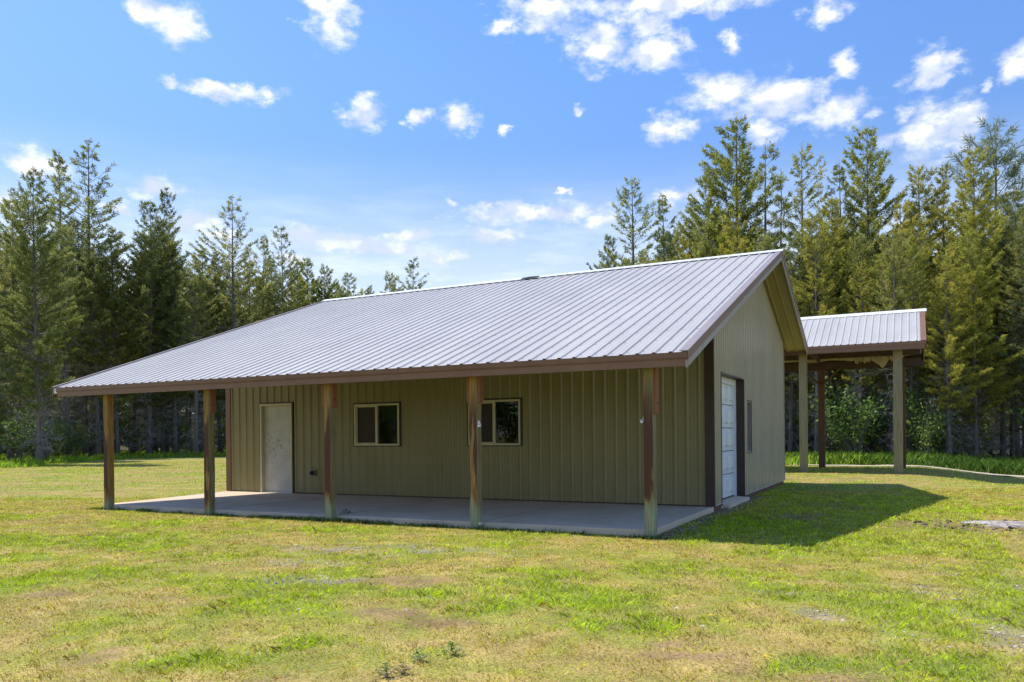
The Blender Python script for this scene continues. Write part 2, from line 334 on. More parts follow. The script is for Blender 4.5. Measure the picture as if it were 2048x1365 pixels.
# ------------------------------------------------------------------ ribbed sheet
def ribbed(name, O, U, V, Nn, u0, u1, vb, vt, mt, parent, openings=(), pitch=.2286, rh=.023, phase=.05, minor=True, rw=(.036,.014), extra=None, extra_mat=None):
    O, U, V, Nn = map(Vector, (O, U, V, Nn))
    prof = []
    k = math.floor((u0-phase)/pitch)-1
    while True:
        c = k*pitch+phase
        if c > u1+pitch: break
        prof += [(c-rw[0], 0), (c-rw[1], rh), (c+rw[1], rh), (c+rw[0], 0)]
        if minor:
            for q in (.076, .152):
                prof += [(c+q-.012, 0), (c+q, .0035), (c+q+.012, 0)]
        k += 1
    def hh(u):
        for (a, b), (c, d) in zip(prof, prof[1:]):
            if a <= u <= c: return b+(d-b)*(u-a)/max(1e-9, c-a)
        return 0
    us = [p for p in prof if u0 < p[0] < u1]
    ext = [u0, u1]+[e for o in openings for e in o[:2]]
    us += [(e, hh(e)) for e in ext]; us = sorted(set((round(a, 5), b) for a, b in us))
    mb = MB()
    for (a, ha), (b, hb) in zip(us, us[1:]):
        if b-a < 1e-4: continue
        mid = (a+b)/2
        cuts = [(o[2], o[3]) for o in openings if o[0] < mid < o[1]]
        lo = 0.0
        segs = []
        A, B = (vb(a), vb(b)); TA, TB = vt(a), vt(b)
        cur = (A, B)
        for c0, c1 in sorted(cuts):
            if c0 > max(cur): segs.append((cur, (c0, c0)))
            cur = (c1, c1)
        segs.append((cur, (TA, TB)))
        for (l0, l1), (t0, t1) in segs:
            mb.face([O+U*a+V*l0+Nn*ha, O+U*b+V*l1+Nn*hb, O+U*b+V*t1+Nn*hb, O+U*a+V*t0+Nn*ha])
    nf_ = len(mb.f)
    if extra:
        k0 = len(mb.v); mb.v += extra.v; mb.f += [tuple(i+k0 for i in f) for f in extra.f]
    me = bpy.data.meshes.new(name); me.from_pydata(mb.v, [], mb.f); me.materials.append(mt)
    if extra:
        me.materials.append(extra_mat); me.polygons.foreach_set('material_index', [0]*nf_+[1]*(len(mb.f)-nf_))
    o = link(name, me)
    if parent: o.parent = parent; o.matrix_parent_inverse = Matrix.Translation(-parent.location)
    return o

# ------------------------------------------------------------------ main building
L_, W_ = 12.08, 8.65
EY, EZ = -4.133, 2.421; RY, RZ = 4.324, 5.468; BY, BZ = 9.087, 3.743; XL, XR = -12.6, .615
mF = (RZ-EZ)/(RY-EY); mB = (RZ-BZ)/(BY-RY)
def roofz(y): return RZ-mF*(RY-y) if y < RY else RZ-mB*(y-RY)
bld = tag(empty('workshop_building', (-6, 4, GZ)), 'long olive metal workshop with pale ribbed steel roof and open lean-to porch', 'building')
Z0 = .016
HD = 2.46; YD1, YD2 = .60, 2.81
wfr = dict(z1=1.124, z2=2.059)
win = [(-8.082, -6.848), (-5.091, -3.873)]
dl, dr, dz = -10.94, -9.93, 2.14
op = [(a, b, 1.124, 2.059) for a, b in win]+[(dl, dr, -1, dz)]
topf = lambda u: roofz(0)-.12
gop = [(YD1, YD2, -1, HD), (3.08, 3.62, .92, 2.02)]
SCM = mat('screw_head', (.16,.135,.07), .4, .2); ZSM = mat('zinc_screw', (.30,.31,.33), .5, .2)
sc = MB()
for z in (.12, .62, 1.3, 1.92, 2.45):
    x = -.02-.2286*52
    while x < -.2:
        if not any(a-.05 < x+.06 < b+.05 and c-.05 < z < d+.05 for a, b, c, d in op) and -L_+.2 < x+.06: screws([(x+.06, -.0005, z)], (0,-1,0), r=.009, out=sc)
        x += .2286
fw = ribbed('wall', (0,0,0), (1,0,0), (0,0,1), (0,-1,0), -L_, 0, lambda u: Z0, topf, M['siding'], bld, op, phase=-.02, extra=sc, extra_mat=SCM)
sc = MB()
for z in (.7, 1.3, 1.95, 2.6, 3.3, 4.0):
    y = .16
    while y < W_-.1:
        if not any(a-.05 < y < b+.05 and c-.05 < z < d+.05 for a, b, c, d in gop) and z < roofz(y)-.3: screws([(.0005, y, z)], (1,0,0), r=.009, out=sc)
        y += .2
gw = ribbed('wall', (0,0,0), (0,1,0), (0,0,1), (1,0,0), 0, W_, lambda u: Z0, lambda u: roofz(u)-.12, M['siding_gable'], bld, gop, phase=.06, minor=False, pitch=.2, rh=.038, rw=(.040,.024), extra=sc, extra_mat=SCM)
lw = ribbed('wall', (-L_,0,0), (0,1,0), (0,0,1), (-1,0,0), 0, W_, lambda u: Z0, lambda u: roofz(u)-.12, M['siding'], bld, (), phase=.06)
bw = ribbed('wall', (0,W_,0), (1,0,0), (0,0,1), (0,1,0), -L_, 0, lambda u: Z0, lambda u: roofz(W_)-.12, M['siding'], bld, (), phase=.06)
# interior floor and lining so nothing but dark rooms shows through the glass
MB().box((-L_+.03, .03, -.05), (-.2, W_-.03, 0)).build('floor_slab', M['interior'], bld)
MB().box((-L_+.05, 3.2, .001), (-.3, 3.3, 3.3)).build('inner_wall', M['interior'], bld)
# corner trims
def corner(x0, x1, y0, y1, zt): return MB().box((x0,y0,Z0-.004),(x1,y1,zt))
corner(-.145, .024, -.028, -.002, roofz(0)-.13).build('corner_trim', M['brown_dark'], bld)
corner(.0, .027, -.001, .02, roofz(0)-.13).build('corner_trim', M['brown'], bld)
corner(-L_-.027, -L_+.13, -.028, -.002, roofz(0)-.13).build('corner_trim', M['brown'], bld)
corner(-.001, .027, W_-.06, W_+.027, roofz(W_)-.13).build('corner_trim', M['brown_dark'], bld)
# base trim and rusty skirt
MB().box((-L_, -.024, Z0-.006), (dl-.03, -.0005, Z0+.006)).box((dr+.03, -.024, Z0-.006), (-.0, -.0005, Z0+.006)).build('base_trim', M['brown_dark'], bld)
MB().box((.0005, .02, Z0-.006), (.028, YD1-.02, Z0+.007)).box((.0005, YD2+.03, Z0-.006), (.028, W_, Z0+.007)).build('base_trim', M['ridge'], bld)
MB().box((-.02, .0, GZ-.1), (-.004, YD1-.01, Z0-.008)).box((-.02, YD2+.01, GZ-.1), (-.004, W_, Z0-.008)).build('skirt_board', M['rust_wood'], bld)
MB().box((-L_, .002, -.02), (-.02, .02, Z0-.008)).build('skirt_board', M['rust_wood'], bld)

# ---- roof
def slope(name, y0, z0, y1, z1, x0, x1, mt, parent, phase=0., rh=.019, lift=0, scr=False):
    d = Vector((0, y1-y0, z1-z0)); Ln = d.length; d.normalize(); n = Vector((1,0,0)).cross(d); n = n if n.z > 0 else -n
    ex = None
    if scr:
        ex = MB()
        for q in np.arange(.3, Ln, .61):
            x = phase-.2286*60
            while x < x1-.15:
                if x+.05 > x0+.05: screws([Vector((x+.05, y0, z0))+d*float(q)+n*.0005], n, r=.009, h=.005, out=ex)
                x += .2286
    return ribbed(name, Vector((0,y0,z0))+n*lift, (1,0,0), d, n, x0, x1, lambda u: 0, lambda u: Ln, mt, parent, phase=phase, rh=rh, rw=(.036,.016), extra=ex, extra_mat=ZSM), d, n, Ln
ro, df, nf, Lf = slope('roof', RY, RZ-.03, EY, EZ-.03, XL+.05, XR-.02, M['roof'], bld, phase=XR-.235, scr=True)
rb, db, nb, Lb = slope('roof', RY, RZ-.03, BY, BZ-.03, XL+.05, XR-.02, M['roof'], bld, phase=XR-.235)
# roof deck under the sheets (what is seen from below)
def deck(y0, z0, y1, z1, x0, x1, t0, t1):
    m = MB(); m.hexa([(x0,y0,z0-t1),(x1,y0,z0-t1),(x1,y1,z1-t1),(x0,y1,z1-t1)], [(x0,y0,z0-t0),(x1,y0,z0-t0),(x1,y1,z1-t0),(x0,y1,z1-t0)]); return m
deck(RY, RZ, EY+.03, roofz(EY+.03), XL+.06, -.001, .05, .1).build('roof_deck', M['plywood'], bld)
deck(RY, RZ, BY-.03, roofz(BY-.03), XL+.06, -.001, .05, .1).build('roof_deck', M['plywood'], bld)
# rafters over the porch
for k in range(5):
    x = [-11.2, -8.378, -5.536, -2.716, .02][k]
    deck(-.05, roofz(-.05), -3.98, roofz(-3.98), x-.13, x-.09, .105, .27).build('rafter', M['timber_dark'], bld)
# gable soffit: olive ribbed panels under the overhang, ribs running down the slope
for y0, y1, d, n in ((RY, EY+.04, df, nf), (RY, BY-.03, db, nb)):
    Ls = abs(y1-y0)/math.cos(math.atan(mF if y1 < RY else mB))
    ribbed('soffit', Vector((0, RY, RZ-.13)), (1,0,0), d, -n, .03, XR-.03, lambda u: 0, lambda u, Ls=Ls: Ls, M['siding'], bld, phase=.10, rh=.018)
    ribbed('soffit', Vector((0, RY, RZ-.13)), (1,0,0), d, -n, XL+.03, -L_-.03, lambda u: 0, lambda u, Ls=Ls: Ls, M['siding'], bld, phase=.10, rh=.018)
# ridge cap
MB().prism([(RY-.17, RZ-.17*mF+.008), (RY, RZ+.022), (RY+.17, RZ-.17*mB+.008), (RY+.17, RZ-.17*mB-.004), (RY, RZ+.008), (RY-.17, RZ-.17*mF-.004)], 'x', XL, XR+.03).build('ridge_cap', M['ridge'], bld)
cap = MB()
for i in range(9):
    t = i/8; x = -5.9+.5*t; h = .0+.018*math.sin(math.pi*t)
    cap.v += [(x, RY-.2, RZ-.075), (x, RY-.08, RZ+h*.6), (x, RY+.05, RZ+.02+h), (x, RY+.2, RZ-.06)]
for i in range(8):
    for j in range(3): a = i*4+j; cap.f.append((a, a+1, a+5, a+4))
cap.build('flashing_patch', mat('tar_patch', (.03,.03,.032), .9, 0, .1), bld)
# front fascia: drip trim over a board
MB().prism([(EY-.03, EZ-.03), (EY-.03, EZ-.10), (EY-.022, EZ-.105), (EY-.022, EZ-.118),(EY+.02, EZ-.118), (EY+.02, EZ-.028)], 'x', XL+.12, XR).build('gutter_trim', M['brown'], bld)
fb = MB()
for a, b in zip(np.linspace(XL+.14, XR-.002, 5)[:-1], np.linspace(XL+.14, XR-.002, 5)[1:]): fb.box((a+.002, EY-.012, EZ-.215), (b-.001, EY+.018, EZ-.12))
fb.build('fascia', M['brown_light'], bld)
MB().box((XL+.14, EY+.019, EZ-.21), (XR-.02, EY+.1, EZ-.13)).build('header_beam', M['timber_dark'], bld)
MB().box((XL+.14, BY-.02, BZ-.21), (XR-.002, BY+.014, BZ-.03)).build('fascia', M['brown'], bld)
# gutter outlet, pale, on the far left end
MB().box((XL, EY-.01, EZ-.15), (XL+.11, EY+.03, EZ-.035)).build('end_cap', M['ridge'], bld, bevel=.01)
# rakes: flat strip on top, upper face, lower face set back
def rake(x0, x1, t_hi, t_lo, ya, yb, mt, nm='rake_trim', par=bld):
    m = MB()
    za, zb = roofz(ya if ya != RY else RY), roofz(yb)
    m.hexa([(x0,ya,za-t_lo),(x1,ya,za-t_lo),(x1,yb,zb-t_lo),(x0,yb,zb-t_lo)], [(x0,ya,za-t_hi),(x1,ya,za-t_hi),(x1,yb,zb-t_hi),(x0,yb,zb-t_hi)])
    return m.build(nm, mt, par)
M['rake_top'] = noisy('rake_top', [(.28,.22,.20),(.36,.29,.27)], 4, .35, rv=.1)
for ya, yb in ((RY, EY-.03), (RY, BY)):
    rake(XR-.11, XR+.006, -.003, .010, ya, yb, M['rake_top'])
    rake(XR-.005, XR+.004, .011, .125, ya, yb, M['brown'])
    rake(XR-.03, XR-.006, .126, .225, ya, yb, M['brown_grey'])
    rake(XL, XL+.06, -.003, .012, ya, yb, M['rake_top'])
    rake(XL+.001, XL+.02, .013, .20, ya, yb, M['brown'])

# ---- porch posts
PX = [-11.2, -8.378, -5.536, -2.716, .02]
boards = [(0,0,0), (0,1,1.80), (1,1,1.82), (1,1,1.82), (0,1,1.60)]
pw = [post_wood('porch_post_wood_a', .25, seed=1., streak=.5, sidemix=.0), post_wood('porch_post_wood_b', .2, seed=2.3, streak=.5), post_wood('porch_post_wood_c', .3, seed=4.1, streak=.46),
      post_wood('porch_post_wood_d', .3, seed=5.7, streak=.45), post_wood('porch_post_wood_e', .42, base=((.18,.15,.055),(.28,.235,.09)), seed=7.9, streak=.36)]
plab = ['amber corner post at the open far end of the porch', 'post with a side board near the porch end, left of the door', 'stained post with boards on both sides, right of the door',
        'dark streaked post in front of the second window', 'greenish post nearest the garage end of the porch']
for k, x in enumerate(PX):
    w = .07; y = -3.9; m = MB(); zt = roofz(y)-.105
    c = .008
    prof = [(x-w+c,y-w),(x+w-c,y-w),(x+w,y-w+c),(x+w,y+w-c),(x+w-c,y+w),(x-w+c,y+w),(x-w,y+w-c),(x-w,y-w+c)]
    lv = np.linspace(GZ-.15, zt, 14); b0 = len(m.v)
    for z in lv:
        ox, oy = random.uniform(-.0025,.0025), random.uniform(-.0025,.0025)
        m.v += [(a+ox, b+oy, float(z)) for a, b in prof]
    for i in range(13):
        for j in range(8): a = i*8+j; b = i*8+(j+1) % 8; m.f.append((a, b, b+8, a+8))
    m.f.append(tuple(range(13*8, 14*8)))
    p = m.build('post', pw[k], bld); p['label'] = plab[k]
    l, r, zb = boards[k]
    if l: MB().box((x-w-.042, y-w+.006, zb), (x-w-.001, y+w-.004, zt-.01)).build('side_board', M['scab'], p, bevel=.004)
    if r:
        MB().box((x+w+.001, y-w+.006, zb), (x+w+.042, y+w-.004, zt-.01)).build('side_board', M['scab'], p, bevel=.004)
        for z in (zb+.14, zt-.12):
            MB().tube([(x+w+.041, y, z), (x+w+.052, y, z)], .014, 6).build('bolt', M['black'], p)
    # parenting above used the post's own origin at the world centre, so nothing to correct
for k, z in ((3, 1.50), (4, 1.52)):
    x = PX[k]+(.072 if k == 3 else -.072); s = 1 if k == 3 else -1
    hk = MB(); hk.tube([(x, -3.97+.05, z+.03), (x+.012*s, -3.92, z+.03), (x+.03*s, -3.93, z-.005), (x+.045*s, -3.945, z-.02), (x+.05*s, -3.95, z+.0)], .006, 5)
    hk.box((min(x, x+.004*s), -3.96, z-.03), (max(x, x+.004*s), -3.90, z+.05)); hk.box((min(x+.006*s,x+.035*s), -3.975, z-.045), (max(x+.006*s,x+.035*s), -3.925, z-.02))
    hk.build('hook', M['ridge'], bld)
MB().box((PX[3]+.072, -3.96, -.03), (PX[3]+.10, -3.86, .012)).build('post_bracket', M['steel'], bld)

# ---- windows (frame, sashes, panes, screen)
def window(x0, x1, z0, z1):
    t = .034
    o = MB()
    for a, b in (((x0-t,-.034,z1),(x1+t,-.002,z1+t)), ((x0-t,-.030,z0-t*.6),(x1+t,-.002,z0)), ((x0-t,-.032,z0),(x0,-.002,z1)), ((x1,-.032,z0),(x1+t,-.002,z1))): o.box(a, b)
    w = o.build('window', M['brown_dark'], bld)
    f = MB(); q = .042
    f.box((x0,-.045,z1-q),(x1,.05,z1)).box((x0,-.045,z0),(x1,.05,z0+q)).box((x0,-.043,z0+q),(x0+q,.05,z1-q)).box((x1-q,-.043,z0+q),(x1,.05,z1-q))
    mx = (x0+x1)/2
    f.box((mx-.028,-.039,z0+q),(mx+.028,.048,z1-q))
    f.build('frame', M['frame'], w, bevel=.003)
    s = MB(); r = .026; a0, a1, b0, b1 = x0+q, mx-.028, z0+q, z1-q
    s.box((a0,-.005,b1-r),(a1,.03,b1)).box((a0,-.005,b0),(a1,.03,b0+r)).box((a0,-.004,b0+r),(a0+r,.03,b1-r))
    s.build('sash', M['frame'], w)
    MB().box((a0+r,.004,b0+r),(a1,.008,b1-r)).build('insect_screen', M['screen'], w)
    MB().box((mx+.028,-.006,b0),(x1-q,-.002,b1)).build('pane', M['glass'], w)
    return w
for k, (a, b) in enumerate(win):
    w = window(a, b, 1.124, 2.059)
# stepped pale upright strips just inside the first window
cu = MB()
for i in range(6): cu.box((-6.99+.012*i, .09+.01*(i % 2), 1.19), (-6.978+.012*i, .10+.01*(i % 2), 1.19+.62+.012*i))
cu.build('pale_strips', mat('pale_beige', (.75,.68,.55), .9), bld)

# ---- personnel door
d = MB(); t = .045
d.box((dl,-.05,0),(dl+t,.1,dz-t)).box((dr-t,-.05,0),(dr,.1,dz-t)).box((dl,-.052,dz-t),(dr,.1,dz))
door = d.build('door', M['frame'], bld, bevel=.003)
MB().box((dl-.03,-.034,0),(dl-.001,-.002,dz)).box((dr+.001,-.034,0),(dr+.035,-.002,dz)).box((dl-.03,-.036,dz+.001),(dr+.035,-.002,dz+.03)).build('door_trim', M['brown_dark'], door)
MB().box((dl+t+.005,.045,.015),(dr-t-.004,.085,dz-t-.006)).build('door_leaf', M['dirty_door'], door)
MB().box((dl+t,-.02,.0),(dr-t,.044,.014)).build('threshold', M['steel'], door)
kn = MB(); kn.tube([(dr-.11,.044,.98),(dr-.11,.02,.98),(dr-.11,.012,.98),(dr-.11,-.002,.98),(dr-.11,-.012,.98)], [.012,.012,.026,.03,.018], 10)
kn.build('knob', M['brass'], door, smooth=True)
st = MB().box((dr-.085,.041,.03),(dr-.075,.0445,.24)).box((dr-.10,.0415,.10),(dr-.08,.0444,.13)).box((dr-.095,.0412,.02),(dr-.07,.0443,.05)); st.build('rust_mark', M['black'], door)
# ---- outside socket box
ox = MB().box((-9.37,-.075,.42),(-9.23,-.018,.56)); bx = ox.build('socket_box', noisy('grey_box', [(.2,.2,.19),(.3,.3,.28)], 20, .6), bld, bevel=.008)
MB().tube([(-9.275,-.074,.495),(-9.275,-.13,.49),(-9.262,-.15,.48)], [.055,.05,.03], 12).build('vent_hood', M['black'], bx)

# ---- roll-up door in the gable, set back in a brown reveal
rc = .17
rv = MB()
rv.box((-rc,YD2,-.02),(.03,YD2+.028,HD)).box((-rc,YD1-.028,-.02),(.03,YD1,HD)).box((-rc,YD1-.028,HD+.0005),(.032,YD2+.028,HD+.028))
gd = rv.build('garage_door', M['brown_dark'], bld)
MB().box((-rc-.01,YD2-.12,0),(-rc+.03,YD2-.002,HD-.004)).box((-rc-.01,YD1+.002,HD-.13),(-rc+.032,YD2-.12,HD-.004)).build('stop_moulding', M['white_door'], gd)
n = 5; hp = (HD-.10)/n
for i in range(n):
    z0 = .03+i*hp; z1 = z0+hp-.014; m = MB(); m.box((-rc-.05,YD1+.002,z0),(-rc-.012,YD2-.02,z1))
    for j in range(4):
        y0 = YD1+.08+j*.52; y1 = y0+.42
        m.hexa([(-rc-.012,y0,z0+.07),(-rc-.012,y1,z0+.07),(-rc-.012,y1,z1-.07),(-rc-.012,y0,z1-.07)], [(-rc+.012,y0+.05,z0+.115),(-rc+.012,y1-.05,z0+.115),(-rc+.012,y1-.05,z1-.115),(-rc+.012,y0+.05,z1-.115)])
    m.build('door_section', M['white_door'], gd)
MB().box((-rc-.05,YD1+.002,.001),(-rc-.01,YD2-.02,.029)).build('bottom_seal', M['black'], gd)
# ---- narrow gable window
y0, y1, z0, z1 = 3.08, 3.62, .92, 2.02
g = MB().box((.001,y0-.03,z0-.03),(.035,y0,z1+.03)).box((.001,y1,z0-.03),(.035,y1+.03,z1+.03)).box((.001,y0,z1),(.036,y1,z1+.03)).box((.001,y0,z0-.03),(.036,y1,z0))
w3 = g.build('window', M['brown_dark'], bld)
MB().box((-.04,y0,z0),(.02,y0+.022,z1)).box((-.04,y1-.022,z0),(.02,y1,z1)).box((-.04,y0+.022,z1-.025),(.021,y1-.022,z1)).box((-.04,y0+.022,z0),(.021,y1-.022,z0+.025)).box((-.03,(y0+y1)/2-.012,z0+.025),(.01,(y0+y1)/2+.012,z1-.025)).build('frame', M['brown_grey'], w3)
MB().box((-.02,y0+.022,z0+.025),(-.015,(y0+y1)/2-.012,z1-.025)).box((-.02,(y0+y1)/2+.012,z0+.025),(-.015,y1-.022,z1-.025)).build('pane', M['glass'], w3)

MB().box((-.12,3.02,.86),(-.10,3.68,2.08)).build('dark_backing', mat('dark_backing_board', (.035,.035,.04), .9), bld)  # added dark board behind the glass, standing in for the unlit room
# ------------------------------------------------------------------ ground masks
BL = []                                                       # (centre, rx along view-right, ry along view-depth, kind, strength)
def blob(px, py, rx, ry, kind, s=1): g_ = gp(px, py); BL.append((g_.x, g_.y, rx, ry, kind, s))
for a in ((690,1100,.9,.5),(820,1105,.5,.35),(620,1125,.6,.35),(600,1160,.5,.3),(980,1100,.35,.25),(1000,1108,.2,.2)): blob(*a, 'gravel', .85)
for a in ((1950,1240,.55,.5),(1890,1180,.5,.35),(1850,1180,.3,.3),(1990,1275,.5,.35),(1950,1140,.5,.5),(2020,1170,.35,.3),(1540,1190,.2,.15),(1640,1230,.2,.2)): blob(*a, 'gravel', .75)
for a in ((760,1228,.33,.2),(900,1245,.25,.15),(1360,1310,.35,.1),(1350,1290,.2,.1),(1680,1358,.28,.16),(820,1165,.5,.3),(110,1185,.25,.15),(1990,1055,1.5,1.1),(1640,1010,.9,.7),(1600,1035,.5,.6),(1700,1017,.5,.5),(1470,1000,.4,.9)): blob(*a, 'dirt', .9)
for a in ((1100,1205,.9,.5),(1000,1215,.5,.4),(860,1190,.4,.4),(1620,1097,.9,.6),(1250,1250,.5,.3),(400,1310,.5,.25),(230,1085,.8,.9),(1640,1330,.4,.2),(1880,1330,.5,.3),(40,1165,.5,.4),(660,1060,.9,.4),(590,1285,.3,.2),(1500,1050,1.2,1.6),(1800,1045,1.,.8)): blob(*a, 'lush', .9)
def masks(x, y):
    rx = (x-CAM.x)*cy_+(y-CAM.y)*sy_; dd = -(x-CAM.x)*sy_+(y-CAM.y)*cy_
    out = dict(gravel=np.zeros_like(x), dirt=np.zeros_like(x), lush=np.zeros_like(x))
    wob = fbm(x, y, .5, 91, 4); fwob = fbm(x, y, .13, 92, 3)
    for bx_, by_, ra, rb_, kind, s in BL:
        r0 = (bx_-CAM.x)*cy_+(by_-CAM.y)*sy_; d0 = -(bx_-CAM.x)*sy_+(by_-CAM.y)*cy_
        q = np.sqrt(((rx-r0)/ra)**2+((dd-d0)/rb_)**2)+(wob-.5)*1.5+(fwob-.5)*1.5
        out[kind] = np.maximum(out[kind], s*sstep(1.25, .35, q))
    big = fbm(x, y, 2.6, 3, 4); mid = fbm(x, y, .8, 23, 4); fine = fbm(x, y, .22, 41, 3)
    dry = sstep(.36, .64, big*.22+mid*.33+fine*.45)
    # worn spots everywhere
    bare = sstep(.60, .75, fbm(x, y, .55, 57, 4))*sstep(.40, .6, big)*.8
    dirt = np.maximum(out['dirt'], bare)
    gravel = np.maximum(out['gravel']*sstep(.32, .6, fbm(x, y, .35, 77, 4)), 0)
    # strip beside the gable wall and round the slab
    edge = np.minimum(np.abs(y+4.02), 9)
    e2 = sstep(.22, .0, edge)*((x > -11.6) & (x < .3))
    e3 = sstep(.6, .05, x-.02)*((x > 0) & (y > -4) & (y < 4))*sstep(.3, .6, wob+.1)
    dirt = np.maximum(dirt, np.maximum(e2*.7, e3))
    lush = np.maximum(out['lush'], sstep(.52, .34, big*.5+mid*.5)*.7)
    lush = np.maximum(lush, ((x > .2) & (x < 4.2) & (y > -4.2) & (y < 5))*.5)
    return dirt, gravel, lush, dry, fine, mid, big
C = lambda *a: np.array(a)
def mixn(a, b, t): return a*(1-t[:, None])+b*t[:, None]
def ground_col(x, y):
    dirt, gravel, lush, dry, fine, mid, big = masks(x, y)
    c = mixn(C(.31,.31,.055), C(.38,.28,.09), dry); c = mixn(c, C(.17,.24,.03), lush*.8)
    c = mixn(c, C(.27,.17,.085), dirt*.85); c = mixn(c, C(.34,.28,.20), gravel*.75)
    return c*(.7+.6*fine[:, None]), dirt, gravel, lush, dry

def depth_of(x, y): return -(x-CAM.x)*sy_+(y-CAM.y)*cy_
def forest_edge(x, y):
    """signed metres inside the wood"""
    rx = (x-CAM.x)*cy_+(y-CAM.y)*sy_; dd = depth_of(x, y); u = rx/np.maximum(dd, .1)
    lim = np.interp(u, [-.9,-.62,-.5,-.3,0,.3,.5,.7,1.2], [40,47,62,70,60,42,36,35,32])
    return dd-lim
# ---- ground sheet: fine near the camera, coarse to the horizon
def ground_z(x, y):
    a = (fbm(x, y, 1.2, 5, 3)-.5)*.035+(fbm(x, y, .16, 8, 2)-.5)*.018
    far = sstep(3, 0, np.maximum(np.abs(x+6)-6.6, 0)+np.maximum(np.maximum(-y-4.1, y-9), 0))   # flat against the building
    und = (fbm(x, y, 9, 15, 2)-.5)*.12
    drop = .28*sstep(3, 6.5, x)*sstep(9, 14, y)
    return GZ+a*(1-.4*far)+und*(1-far)-drop+7*sstep(38, 110, forest_edge(x, y))*(depth_of(x, y) > 5)
gx = np.concatenate([[-1500,-900,-500,-300,-200], np.arange(-140,-30,4), np.arange(-30,-12,.6), np.arange(-12,10,.085), np.arange(10,30,.6), np.arange(30,90,4), [120,200,400,900,1500]])
gy = np.concatenate([[-1500,-700,-300,-120,-60], np.arange(-40,-15,1.5), np.arange(-15,-3.5,.085), np.arange(-3.5,24,.3), np.arange(24,130,3), [150,200,400,900,1500]])
X, Y = np.meshgrid(gx, gy); x = X.ravel(); y = Y.ravel()
z = ground_z(x, y); inside = (x > -L_+.1) & (x < -.1) & (y > -3.7) & (y < W_-.1); z = np.where(inside, GZ-.06, z)
z = np.where((np.abs(x) > 900) | (np.abs(y) > 900), GZ, z)
me = bpy.data.meshes.new('ground'); nx, ny = len(gx), len(gy)
me.vertices.add(len(x)); me.vertices.foreach_set('co', np.stack([x, y, z], 1).astype(np.float32).ravel())
i, j = np.meshgrid(np.arange(nx-1), np.arange(ny-1)); a = (j*nx+i).ravel(); q = np.stack([a, a+1, a+nx+1, a+nx], 1)
me.loops.add(q.size); me.loops.foreach_set('vertex_index', q.ravel().astype(np.int32)); me.polygons.add(len(q))
me.polygons.foreach_set('loop_start', np.arange(0, q.size, 4, dtype=np.int32)); me.polygons.foreach_set('loop_total', np.full(len(q), 4, dtype=np.int32))
gc, *_ = ground_col(x, y)
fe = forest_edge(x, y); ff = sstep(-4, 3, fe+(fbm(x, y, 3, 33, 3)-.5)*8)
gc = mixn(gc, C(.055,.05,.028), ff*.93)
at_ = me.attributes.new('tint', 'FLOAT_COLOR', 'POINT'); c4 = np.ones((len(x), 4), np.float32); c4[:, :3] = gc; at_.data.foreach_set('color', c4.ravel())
def ground_mat():
    m = colmat('lawn_ground', 0, .95); nt = m.node_tree; N = nt.nodes.new; L = nt.links.new; b = nt.nodes['Principled BSDF']
    g = N('ShaderNodeNewGeometry'); n = N('ShaderNodeTexNoise'); n.inputs['Scale'].default_value = 45; n.inputs['Detail'].default_value = 6; L(g.outputs['Position'], n.inputs[0])
    mr = N('ShaderNodeMapRange'); L(n.outputs[0], mr.inputs[0]); mr.inputs[1].default_value = .3; mr.inputs[2].default_value = .7; mr.inputs[3].default_value = .55; mr.inputs[4].default_value = 1.35
    n2 = N('ShaderNodeTexNoise'); n2.inputs['Scale'].default_value = 2.2; n2.inputs['Detail'].default_value = 8; n2.inputs['Roughness'].default_value = .7; L(g.outputs['Position'], n2.inputs[0])
    mr2 = N('ShaderNodeMapRange'); L(n2.outputs[0], mr2.inputs[0]); mr2.inputs[1].default_value = .35; mr2.inputs[2].default_value = .65; mr2.inputs[3].default_value = .8; mr2.inputs[4].default_value = 1.2
    mm = N('ShaderNodeMath'); mm.operation = 'MULTIPLY'; L(mr.outputs[0], mm.inputs[0]); L(mr2.outputs[0], mm.inputs[1])
    src = b.inputs['Base Color'].links[0].from_socket; vm = N('ShaderNodeVectorMath'); vm.operation = 'SCALE'; L(src, vm.inputs[0]); L(mm.outputs[0], vm.inputs['Scale']); L(vm.outputs[0], b.inputs['Base Color'])
    bp = N('ShaderNodeBump'); bp.inputs['Strength'].default_value = .6; bp.inputs['Distance'].default_value = .02; L(n.outputs[0], bp.inputs['Height']); L(bp.outputs[0], b.inputs['Normal']); return m
me.materials.append(ground_mat()); me.polygons.foreach_set('use_smooth', np.ones(len(q), bool)); me.update(); me.validate()
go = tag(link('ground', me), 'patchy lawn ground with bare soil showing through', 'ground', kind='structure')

# ---- patio slab, apron, gravel road
sl_ = [(-11.45,-3.86),(.0,-3.80),(.0,-.002),(-12.08,-.002)]
pt = MB(); pt.hexa([(a,b,GZ-.12) for a,b in sl_], [(a,b,-.001) for a,b in sl_])
po = pt.build('patio', M['concrete'], bevel=.008); tag(po, 'pale concrete slab under the porch roof', 'patio', kind='structure')
jt = MB()
for xx in (-8.35, -5.5, -2.7): jt.box((xx-.004,-3.84,-.0005),(xx+.004,-.03,.0015))
tag(jt.build('patio_joints', mat('slab_joint', (.16,.14,.12), .9)), 'dark saw cut joints in the porch slab', 'joint', kind='structure')
ap = MB().hexa([(-rc-.05,YD1+.001,-.12),(.16,YD1+.05,-.12),(.14,YD2-.05,-.12),(-rc-.05,YD2-.001,-.12)], [(-rc-.05,YD1+.001,-.002),(.15,YD1+.05,-.02),(.13,YD2-.05,-.02),(-rc-.05,YD2-.001,-.002)])
tag(ap.build('apron', M['concrete'], bevel=.006), 'small concrete apron at the roll-up door', 'pavement', kind='structure')
